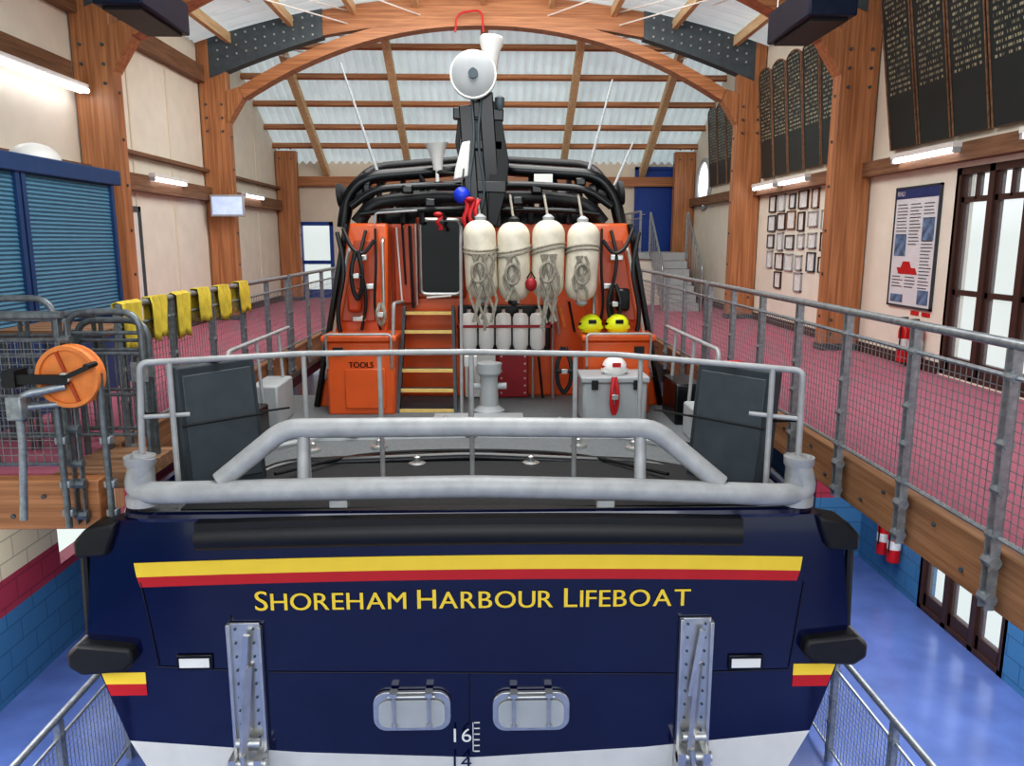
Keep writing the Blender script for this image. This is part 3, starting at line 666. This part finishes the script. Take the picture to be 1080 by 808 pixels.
# ---- superstructure
XW=-.04
YW=8.9
Z0=-.2
sec=[(1.86,Z0),(1.42,1.72),(1.25,1.82)]
s2=sec+[(-a,b) for a,b in sec[::-1]]
mk('wheelhouse',MB().prism([(XW+a,YW,b) for a,b in s2],(0,5,0)),orange,B,bev=.04)
wing=[(1.86,Z0),(1.49,1.78),(1.08,1.78),(1.1,.6),(1.0,Z0)]
for s in(-1,1):
    wg=mk('aft_wing',MB().prism([(XW+s*a,8.35+ (0.12 if b>1 else 0),b) for a,b in wing],(0,.6,0)),orange,B,bev=.03)
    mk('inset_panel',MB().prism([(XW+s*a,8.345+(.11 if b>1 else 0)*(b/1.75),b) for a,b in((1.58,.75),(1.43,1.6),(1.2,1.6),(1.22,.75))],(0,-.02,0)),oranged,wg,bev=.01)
    mk('grab_rail',MB().tube(rnd([(XW+s*1.75,8.36,.1),(XW+s*1.75,8.24,.15),(XW+s*1.47,8.3,1.5),(XW+s*1.47,8.45,1.55)],.06),.02,8),steel,wg)
    mk('grab_rail',MB().tube(rnd([(XW+s*1.12,8.36,.72),(XW+s*1.12,8.28,.75),(XW+s*1.12,8.33,1.6),(XW+s*1.12,8.45,1.62)],.05),.018,8),steel,wg)
    for r_,pts in((.024,[(1.6,8.4,1.68),(1.5,8.25,1.3),(1.62,8.25,.8),(1.5,8.3,.3)]),(.018,[(1.3,8.4,1.7),(1.36,8.25,1.4),(1.28,8.25,1.0),(1.36,8.3,.66)]),(.014,[(1.2,8.4,1.72),(1.18,8.26,1.3),(1.22,8.26,.9),(1.16,8.3,.66)]),(.02,[(1.52,8.3,1.72),(1.42,8.22,1.5),(1.3,8.22,1.45),(1.2,8.3,1.6)])):
        mk('black_hose',MB().tube(rnd([(XW+s*a,y,z) for a,y,z in pts],.2),r_,8),black,wg)
    mk('edge_trim',MB().tube([(XW+s*1.88,8.34,Z0+.02),(XW+s*1.51,8.46,1.77)],.035,8),blackg,wg)
    for dz in(1.12,.78,1.42):mk('cleat',MB().box((XW+s*(1.33+.08*math.sin(dz*9)),8.3,dz),(.14,.06,.06)),steel,wg,bev=.01)
    mk('stowed_pouch',MB().box((XW+s*1.42,8.27,.98),(.14,.12,.24)),blackg if s>0 else oranged,wg,bev=.03)
    lk=mk('deck_locker',MB().bb(XW+s*.98,XW+s*1.68,7.95,8.4,Z0,.58),orange,B,bev=.03)
    mk('lid',MB().bb(XW+s*.95,XW+s*1.72,7.9,8.45,.58,.64),orange,lk,bev=.015)
    mk('latch',MB().bb(XW+s*1.5,XW+s*1.6,7.92,7.95,.44,.52),black,lk)
    mk('lid_rail',MB().tube(rnd([(XW+s*1.0,7.94,.3),(XW+s*1.0,7.88,.32),(XW+s*1.0,7.88,.66),(XW+s*1.66,7.88,.66),(XW+s*1.66,7.94,.3)],.04),.014,8),steel,lk)
q=P(369,388,7.92)
td=mk('tool_door',MB().bb(q.x-.06,q.x+.36,7.93,7.95,-.12,.3),orange,B,bev=.01)
vs,fs=txt('TOOLS',0);m=MB()
for o in(0,.003):m.add([(q.x-.015+a.x*.08+o,7.925-o*.1,q.z+a.y*.085) for a in vs],fs)
mk('tools_lettering',m,blackg,td,smooth=False)
a=P(443,232,YW-.03);b=P(487,310,YW-.03)
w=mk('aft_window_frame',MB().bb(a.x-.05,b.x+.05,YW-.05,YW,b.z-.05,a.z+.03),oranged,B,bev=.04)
mk('window_glass',MB().bb(a.x,b.x,YW-.065,YW-.05,b.z,a.z),glassd,w,bev=.01)
mk('rim',MB().tube(rnd([(a.x,YW-.07,b.z+.1),(a.x,YW-.07,a.z),(b.x,YW-.07,a.z),(b.x,YW-.07,b.z),(a.x,YW-.07,b.z),(a.x,YW-.07,b.z+.12)],.08),.022,8),steel,w)
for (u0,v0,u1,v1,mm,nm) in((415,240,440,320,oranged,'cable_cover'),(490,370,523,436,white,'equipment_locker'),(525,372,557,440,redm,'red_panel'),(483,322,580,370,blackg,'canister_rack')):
    a=P(u0,v0,YW-.1);b=P(u1,v1,YW-.1)
    o=mk(nm,MB().bb(a.x,b.x,YW-.12,YW,max(b.z,Z0+.02),a.z),mm,B,bev=.012)
    if nm=='red_panel':
        m=MB()
        for i in range(9):
            for xx in(a.x+.04,b.x-.04):m.cyl((xx,YW-.13,b.z+.04+i*(a.z-b.z-.08)/8),(xx,YW-.12,b.z+.04+i*(a.z-b.z-.08)/8),.012,8)
        mk('rivets',m,steel,o)
    if nm=='equipment_locker':
        mk('handle',MB().cyl((a.x+.1,YW-.15,b.z+.3),(a.x+.1,YW-.15,b.z+.45),.012),steel,o)
    if nm=='canister_rack':
        mk('red_strap',MB().bb(a.x,b.x,8.47,8.485,(a.z+b.z)/2+.04,(a.z+b.z)/2+.07).bb(a.x,a.x+.02,8.47,YW-.12,(a.z+b.z)/2+.04,(a.z+b.z)/2+.07).bb(b.x-.02,b.x,8.47,YW-.12,(a.z+b.z)/2+.04,(a.z+b.z)/2+.07),redm,o)
for u0,v0,u1,v1,r,mm in((432,238,436,325,.018,black),(438,236,440,322,.014,steel),(424,236,428,300,.012,black),(410,240,413,345,.016,steel),(488,236,486,322,.016,black),(586,318,590,352,.016,steel),(600,318,606,350,.014,black),(583,322,583,436,.02,steel),(418,240,424,318,.01,white),(590,322,596,345,.02,orangereel),(562,376,562,436,.018,steel),(568,376,574,436,.014,black),(450,314,476,312,.012,white)):
    mk('conduit',MB().tube([P(u0,v0,YW-.14),P(u1,v1,YW-.14)],r,8),mm,B)
for i,u in enumerate((495,513,531,549,567)):
    c=P(u,349,8.6)
    t=thing('gas_canister',c-Vector((0,0,.2)),'white cylindrical canister packed in a row on the wheelhouse','canister','white canisters on the wheelhouse')
    mk('body',MB().lathe([(.02,-.21),(.07,-.2),(.088,-.15),(.088,.15),(.07,.19),(.02,.205)],c,(0,0,1),18),white,t)
    mk('valve',MB().cyl(c+Vector((0,0,.19)),c+Vector((0,0,.24)),.025,8),steel,t)
lad=mk('stair_stringer',[MB().beam(P(420,438,8.05),P(427,325,8.75),.035,.12,(0,1,0)),MB().beam(P(481,438,8.05),P(478,325,8.75),.035,.12,(0,1,0))],greyp,B)[0]
for i in range(6):
    t_=i/5.5;a=P(420,438,8.05).lerp(P(427,325,8.75),t_+.04);b=P(481,438,8.05).lerp(P(478,325,8.75),t_+.04)
    tr_=mk('tread',MB().beam(a+Vector((0,0.05,0)),b+Vector((0,.05,0)),.15,.025),greyp,lad)
    mk('nosing',MB().beam(a+Vector((0,-.03,.005)),b+Vector((0,-.03,.005)),.03,.035),nose,lad)
mk('ladder_rail',[MB().tube(rnd([P(413,436,8.0),P(415,320,8.0),P(425,318,8.6)],.08),.018,8),MB().tube(rnd([P(487,436,8.0),P(486,250,8.3),P(487,240,8.7)],.08),.018,8)],alu,B)
# flying bridge & black frame
mk('flying_bridge_console',MB().bb(XW-1.0,XW+.55,9.6,10.6,1.8,2.3),black,B,bev=.08)
mk('flying_bridge_seat',[MB().bb(XW+s*.85-.25,XW+s*.85+.25,9.3,9.7,1.8,2.2) for s in(-1,1)],blackg,B,bev=.06)
mk('roof_coaming',MB().strip([(XW-1.25+2.5*i/10,8.95,1.95) for i in range(11)],[(XW-1.25+2.5*i/10,8.9,1.78) for i in range(11)],(0,.1,0)),blackg,B)
def blk(pts,r,rd=.2):return MB().tube(rnd(pts,rd,6),r,12)
U=P
fr=mk('radar_frame',blk([U(362,240,8.7),U(366,207,8.7),U(385,187,8.7),U(505,177,8.9),U(630,185,8.7),U(648,207,8.7),U(655,240,8.7)],.07),blackg,B)
mk('frame_bar',blk([U(378,236,8.6),U(392,214,8.6),U(440,208,8.7),U(580,208,8.7),U(618,214,8.6),U(636,236,8.6)],.07),black,fr)
mk('frame_bar',blk([U(366,228,8.9),U(372,196,8.9),U(395,176,9.2),U(505,168,9.4),U(622,174,9.2),U(640,194,8.9),U(652,228,8.9)],.05),black,fr)
mk('frame_bar',blk([U(405,236,9.6),U(415,200,9.6),U(505,194,9.6),U(597,200,9.6),U(607,236,9.6)],.06),black,fr)
mk('frame_bar',blk([U(370,218,8.5),U(395,199,8.5),U(470,195,8.6),U(560,195,8.6),U(620,199,8.5),U(645,218,8.5)],.04),blackg,fr)
mk('frame_bar',blk([U(380,226,8.5),U(410,222,8.5),U(500,220,8.6),U(600,222,8.5),U(632,226,8.5)],.03),blackg,fr)
for u in(385,400,425,445,560,585,600,628):mk('frame_upright',MB().cyl(U(u,182,8.9),U(u,236,8.7),.03,8),black,fr)
for a_,b_ in(((372,232),(410,186)),((640,232),(604,186)),((440,180),(470,232)),((575,180),(545,228))):
    mk('frame_brace',MB().cyl(U(*a_,8.75),U(*b_,8.75),.022,8),black,fr)
for u in(374,640):
    c=U(u,205,8.75);mk('cable_drum',MB().lathe([(.0,-.18),(.13,-.18),(.13,-.13),(.09,-.1),(.09,.1),(.13,.13),(.13,.18),(0,.18)],c,(1,0,.1),16),black,fr)
q=U(573,188,8.6);mk('name_plate',MB().box(q,(.2,.015,.09)),white,fr)
mk('signal_rail',MB().tube(rnd([U(395,236,8.45),U(395,225,8.45),U(440,222,8.45)],.05),.012,6),alu,fr)
MY=8.5
mast=mk('mast',MB().beam(U(500,240,MY),U(491,112,MY),.14,.14,(0,1,0)).beam(U(522,240,MY+.05),U(512,98,MY),.15,.14,(0,1,0)).beam(U(478,120,MY),U(531,122,MY),.1,.12).beam(U(484,152,MY),U(530,154,MY),.08,.1).beam(U(488,196,MY),U(534,198,MY),.1,.12).beam(U(505,125,MY),U(503,95,MY),.1,.12,(0,1,0)).beam(U(500,215,MY),U(500,226,MY+.9),.1,.1),blackg,B,bev=.012)
mk('mast_fin',MB().prism([U(518,104,MY-.04),U(527,112,MY-.04),U(537,172,MY-.04),U(534,200,MY-.04),U(524,238,MY-.04),U(514,238,MY-.04)],(0,.16,0)),black,mast,bev=.008)
mk('mast_fin',MB().prism([U(492,112,MY-.03),U(483,122,MY-.03),U(480,150,MY-.03),U(490,200,MY-.03),U(500,238,MY-.03)],(0,.14,0)),black,mast,bev=.008)
mk('mast_web',MB().prism([U(493,128,MY+.04),U(514,128,MY+.04),U(520,236,MY+.04),U(501,236,MY+.04)],(0,.04,0)),blackg,mast)
mk('white_mast_fairing',MB().prism([U(480,178,MY-.1),U(487,150,MY-.1),U(496,148,MY-.1),U(494,186,MY-.1),U(478,190,MY-.1)],(0,.1,0)),white,mast,bev=.015)
c=U(499,78,MY-.2)
mk('radar_scanner',MB().lathe([(.0,-.02),(.1,-.015),(.2,.0),(.235,.03),(.24,.07),(.21,.11),(.05,.13)],c,(0,1,.05),36),greyl,mast)
mk('scanner_ring',MB().tube([c+Vector((.228*math.cos(a),.02,.228*math.sin(a))) for a in [2*math.pi*i/32 for i in range(32)]],.012,6,closed=True),white,mast)
mk('scanner_hub',MB().cyl(c+Vector((0,-.05,0)),c,.05,14).box(c+Vector((0,-.055,0)),(.03,.02,.1)),darks,mast)
mk('scanner_arm',MB().cyl(c+Vector((0,.1,-.02)),c+Vector((.02,.22,-.3)),.05),greyl,mast)
c=U(517,60,MY)
mk('horn',MB().lathe([(.06,-.2),(.085,-.14),(.095,.06),(.12,.12),(.125,.18),(.11,.2),(.04,.2)],c,(.1,0,1),18).cyl(c+Vector((-.01,0,-.15)),U(512,100,MY),.03,8),white,mast)
mk('mast_light',MB().lathe([(.03,0),(.05,.05),(.05,.12),(.02,.14)],U(527,116,MY-.05),(0,0,1),12),darks,mast)
c=U(461,165,8.6)
mk('loudhailer',MB().lathe([(.05,-.14),(.06,-.04),(.09,.06),(.13,.14),(.12,.14),(.0,.1)],c,(-.05,-.1,1),18).cyl(c,c+Vector((0,0,-.3)),.02,8),white,mast)
mk('loudhailer_bar',MB().cyl(U(461,182,8.6),U(490,184,MY),.02,8),black,mast)
for a,b in(((359,66),(401,190)),((646,84),(618,190)),((668,150),(644,205))):
    mk('whip_antenna',MB().tube([U(b[0],b[1],8.8),U(a[0],a[1],9.0)],[.018,.009],6),greyl,mast)
for u,v,y in((386,192,8.7),(566,200,8.6),(612,192,8.7),(546,212,8.5),(430,200,8.5),(454,214,8.45)):
    c=U(u,v,y);mk('deck_lamp',MB().box(c,(.12,.1,.09)),blackg,fr,bev=.02)
mk('mast_cable',[MB().tube(rnd([U(a,100,MY-.1),U(a+o,150,MY-.12),U(a-o,200,MY-.12),U(a+o,236,MY-.1)],.3),.012,6) for a,o in((497,4),(508,-5))],darks,mast)
t=thing('marker_ball',U(487,206,8.25),'small shiny blue ball hanging from the black mast','ball')
mk('ball',MB().sphere(U(487,206,8.28),.088),bluepl,t);mk('cord',MB().cyl(U(487,197,8.28),U(489,178,8.4),.008,6),black,t)
def ribbon(u,v,n,l,mm=red):
    t=thing('warning_ribbon',P(u,v,8.3),'red fabric warning ribbon tied to the black frame','ribbon','red ribbons')
    for k in range(n):
        p=P(u+k*6-3*n,v,8.2);vs=[];fs=[]
        for i in range(8):
            o=.02*math.sin(i*1.3+k);vs+=[(p.x-.022+o,p.y+.02*math.cos(i),p.z-l*i/7),(p.x+.022+o,p.y+.02*math.cos(i+.5),p.z-l*i/7)]
        for i in range(7):fs.append((2*i,2*i+1,2*i+3,2*i+2))
        mk('streamer',MB().add(vs,fs),mm,t,solid=.004)
    mk('knot',MB().sphere(P(u-4,v,8.2),(.05,.03,.025),8,6),mm,t)
ribbon(500,210,3,.4);ribbon(466,226,1,.16)
for i,u in enumerate((507,542,578,614)):
    c=P(u,274+(i%2)*2,8.08);r=.168;h=.40
    t=thing('boat_fender',c-Vector((0,0,h)),'white inflated cylindrical fender hung from the black frame by rope','fender','white fenders on the wheelhouse')
    pr=[]
    for k in range(9):
        a=math.pi/2*k/8;pr.append((.03+(r-.03)*math.sin(a),-h+.15*(1-math.cos(a))))
    pr+= [(r2,-t2) for r2,t2 in pr[::-1]]
    mk('body',MB().lathe(pr,c,(.03*(i-1.5),0,1),24),fendm,t)
    mk('end_cap',[MB().lathe([(.055,h-.01),(.06,h+.03),(.02,h+.06)],c,(0,0,1),12),MB().lathe([(.055,-h+.01),(.06,-h-.03),(.02,-h-.06)],c,(0,0,1),12)],black if i==1 else greyl,t)
    mk('rope',MB().cyl(c+Vector((0,0,h)),P(u-4,206,8.5),.014,6),rope,t)
    mk('rope_band',[MB().tube([c+Vector((r*1.03*math.cos(a),r*1.03*math.sin(a),zz+.04*math.sin(a+i))) for a in [2*math.pi*k/16 for k in range(16)]],.012,6,closed=True) for zz in(.13,.09)],rope,t)
    ms=[]
    for k in range(4+(i==0)*4+(i==2)*2):
        x0=c.x-.08+k*.03;l=.22+.3*(i in(0,2))+random.random()*.2;q=[]
        for j in range(7):
            q.append((x0+.035*math.sin(j*1.4+k*2.1),c.y-r-.02-.015*math.cos(j+k),c.z+.06-(l+.08)*j/6))
        ms.append(MB().tube(q,.015,6))
    ms.append(MB().tube([c+Vector((.07*math.cos(a)-.02,-r-.04,-.12+.1*math.sin(a))) for a in [2*math.pi*k/14 for k in range(14)]],.016,6,closed=True))
    mk('rope_tail',ms,rope,t)
def helmet(c,r,mm,lab,nm='helmet',rd=False):
    t=thing(nm,c-Vector((0,0,r*.5)),lab,'helmet','crew helmets')
    mk('shell',MB().sphere(c,(r,r*1.15,r*.95),20,8,v0=-.2),mm,t)
    mk('brim',MB().lathe([(r*1.0,-.035),(r*1.08,-.03),(r*1.06,-.005),(r*.98,.0)],c,(0,0,1),20),mm,t)
    mk('band',MB().lathe([(r*1.01,.0),(r*1.015,.03)],c,(0,0,1),20),blackg if not rd else red,t)
    mk('badge',MB().bb(c.x-.04,c.x+.04,c.y-r*1.17,c.y-r*1.0,c.z+.03,c.z+.07),blackg if not rd else red,t)
    mk('chin_strap',MB().tube([c+Vector((-r*.9,0,-.02)),c+Vector((-r*.5,-.05,-r*.45)),c+Vector((r*.5,-.05,-r*.45)),c+Vector((r*.9,0,-.02))],.009,6),black,t)
for u in(623,651):
    p=P(u,345,8.15);helmet(Vector((p.x,8.15,.72)),.125,hiviz,'yellow hard-shell crew helmet resting on the orange locker')
p=P(648,388,7.6);helmet(p,.125,white,'white crew helmet with red marks resting on the grey box',rd=True)
a=P(612,398,7.5);b=P(682,440,7.5)
t=thing('deck_box',((a.x+b.x)/2,7.6,Z0),'light grey moulded box with lid on the aft deck','storage box')
mk('body',MB().bb(a.x+.02,b.x-.02,7.4,7.85,-.18,a.z-.04),greyl,t,bev=.03);mk('lid',MB().bb(a.x,b.x,7.38,7.87,a.z-.04,a.z+.02),greyl,t,bev=.015)
mk('latch',[MB().bb(a.x+.1,a.x+.16,7.36,7.4,a.z-.1,a.z-.01),MB().bb(b.x-.16,b.x-.1,7.36,7.4,a.z-.1,a.z-.01)],black,t)
c=P(516,440,7.9);c.z=-.18
mk('towing_post',MB().lathe([(.16,0),(.16,.05),(.1,.1),(.09,.4),(.13,.44),(.13,.54),(.05,.56)],c,(0,0,1),18).cyl(c+Vector((-.18,0,.3)),c+Vector((.18,0,.3)),.035),greyl,B)
c=P(497,445,7.0);c.z=-.18
mk('deck_post',MB().cyl(c,c+Vector((0,0,.75)),.028).lathe([(.07,0),(.07,.03),(.03,.05)],c).box(c+Vector((0,0,.7)),(.12,.05,.1)),steel,B,bev=.004)
def hang(nm,u,v,Y,w,l,mm,lab):
    t=thing(nm,P(u,v,Y),lab,'harness');p=P(u,v,Y)
    m=MB()
    for k in(-1,1):m.tube(rnd([p+Vector((k*w*.2,0,0)),p+Vector((k*w,-.04,-l*.4)),p+Vector((k*w*.8,-.03,-l*.8)),p+Vector((0,-.02,-l))],.08),.022,8)
    m.tube([p+Vector((-w*.9,-.05,-l*.5)),p+Vector((w*.9,-.05,-l*.5))],.02,8)
    mk('webbing',m,mm,t);mk('buckle',MB().box(p+Vector((0,-.08,-l*.5)),(.06,.02,.05)),steel,t,bev=.004)
hang('safety_harness',595,366,7.85,.08,.48,black,'black webbing harness hanging on the orange locker')
hang('safety_harness',376,265,8.2,.06,.5,black,'black webbing harness hanging on the orange wing')
hang('safety_harness',648,300,8.18,.07,.4,black,'black webbing straps hanging on the orange wing')
hang('rope_loop',402,320,8.1,.04,.22,rope,'grey rope loop hanging on the orange wing')
hang('safety_harness',648,398,7.34,.03,.36,red,'red webbing lanyard hanging down the grey box')
p=P(560,300,7.9);t=thing('hand_lamp',p,'dark red round lamp hanging between the fenders','lamp')
mk('body',MB().sphere(p,(.06,.05,.07)),redm,t);mk('handle',MB().tube([p+Vector((-.04,0,.06)),p+Vector((0,0,.13)),p+Vector((.04,0,.06))],.01,6),black,t)
for s in(-1,1):
    if s<0:q=[P(184,388,5.25),P(268,376,5.75),P(283,506,5.75),P(198,522,5.25)]
    else:q=[P(816,392,5.25),P(736,380,5.75),P(722,506,5.75),P(800,524,5.25)]
    t=thing('foam_fender_board',q[3],'dark grey padded fender board leaning at the deck edge','fender board','grey fender boards on the aft deck')
    nrm=(q[1]-q[0]).cross(q[3]-q[0]).normalized()
    if nrm.y>0:nrm=-nrm
    mk('panel',MB().prism(q,-nrm*.13),greyp,t,bev=.02)
    c=sum(q,Vector())/4;q2=[c+(p-c)*.86+nrm*.008 for p in q]
    mk('inset',MB().prism(q2,-nrm*.02),greyi,t,bev=.006)
    mk('strap',MB().tube([q[0].lerp(q[3],.45)+nrm*.03,q[1].lerp(q[2],.45)+nrm*.03],.008,6),black,t)
    mk('grip',MB().box(q[0].lerp(q[1],.5)+Vector((0,0,.02)),(.1,.05,.035)),red,t,bev=.01)
for a,b in(((150,436,5.1),(305,430,6.3)),((845,444,5.1),(690,432,6.3))):
    p=P(*a);q=P(*b);mk('stay_wire',MB().tube([p,p.lerp(q,.5)-Vector((0,0,.05)),q],.009,6),black,B)
for s in(-1,1):
    for k in range(3):
        x=XB+s*1.98;y=6.4+k*.75
        mk('side_stanchion',MB().cyl((x,y,-.19),(x+s*.05,y,.7),.017,8),alu,B)
    mk('side_rail',MB().tube(rnd([(XB+s*1.98,6.3,.2),(XB+s*2.03,6.35,.7),(XB+s*2.0,8.2,.7)],.1),.018,8),alu,B)
    for k in range(2):
        mk('side_locker',MB().bb(XB+s*1.93,XB+s*2.2,6.5+k*.9,7.1+k*.9,-.19,.12+.1*k),greyl if (k+(s>0))%2 else blackg,B,bev=.02)
for y in(7,12):
    mk('keel_block',MB().bb(XB-1.2,XB+1.2,y-.2,y+.2,ZG,ZG+.05),woodd,label='low timber keel block under the hull',cat='keel block',group='keel blocks')
# ---------------------------------------------------------------- lights
def area(name,loc,rot,sx,sy,e,col=(1,1,1)):
    l=bpy.data.lights.new(name,'AREA');l.shape='RECTANGLE';l.size=sx;l.size_y=sy;l.energy=e;l.color=col
    o=bpy.data.objects.new(name,l);bpy.context.collection.objects.link(o);o.location=loc;o.rotation_euler=rot;return o
area('roof_fill_main',(XB,7.5,5.6),(0,0,0),3.5,6,370,(1,.99,.97))  # added fill above the view, no real rooflight; lights boat and hall
area('roof_fill_far',(XB,12.8,5.55),(math.radians(35),0,0),6,1.5,280,(1,.98,.95))  # second added fill out of frame, tilted toward the end wall
area('balcony_fill',(0,-1.5,3.6),(math.radians(62),0,0),7,2.5,140,(.96,.98,1))  # unseen fill added behind the camera, aimed forward at the stern
area('lower_fill',(4.1,5.5,-.4),(0,0,0),1.2,8,190,(.98,.98,1));area('lower_fill_2',(-4.0,4.5,-.5),(0,0,0),1.2,5,110,(.98,.98,1))  # invented fills below walkway level, brightening the blue floor
w=bpy.data.worlds.new('sky');sc.world=w;w.use_nodes=True
nt=w.node_tree;bg=nt.nodes['Background'];tc=nt.nodes.new('ShaderNodeTexCoord');sp=nt.nodes.new('ShaderNodeSeparateXYZ');rp=nt.nodes.new('ShaderNodeValToRGB')
nt.links.new(tc.outputs['Generated'],sp.inputs[0]);nt.links.new(sp.outputs[2],rp.inputs[0]);nt.links.new(rp.outputs[0],bg.inputs[0])
e=rp.color_ramp.elements;e[0].position=0;e[0].color=(.55,.6,.58,1);e[1].position=.12;e[1].color=(.88,.93,1,1)
bg.inputs[1].default_value=1.35
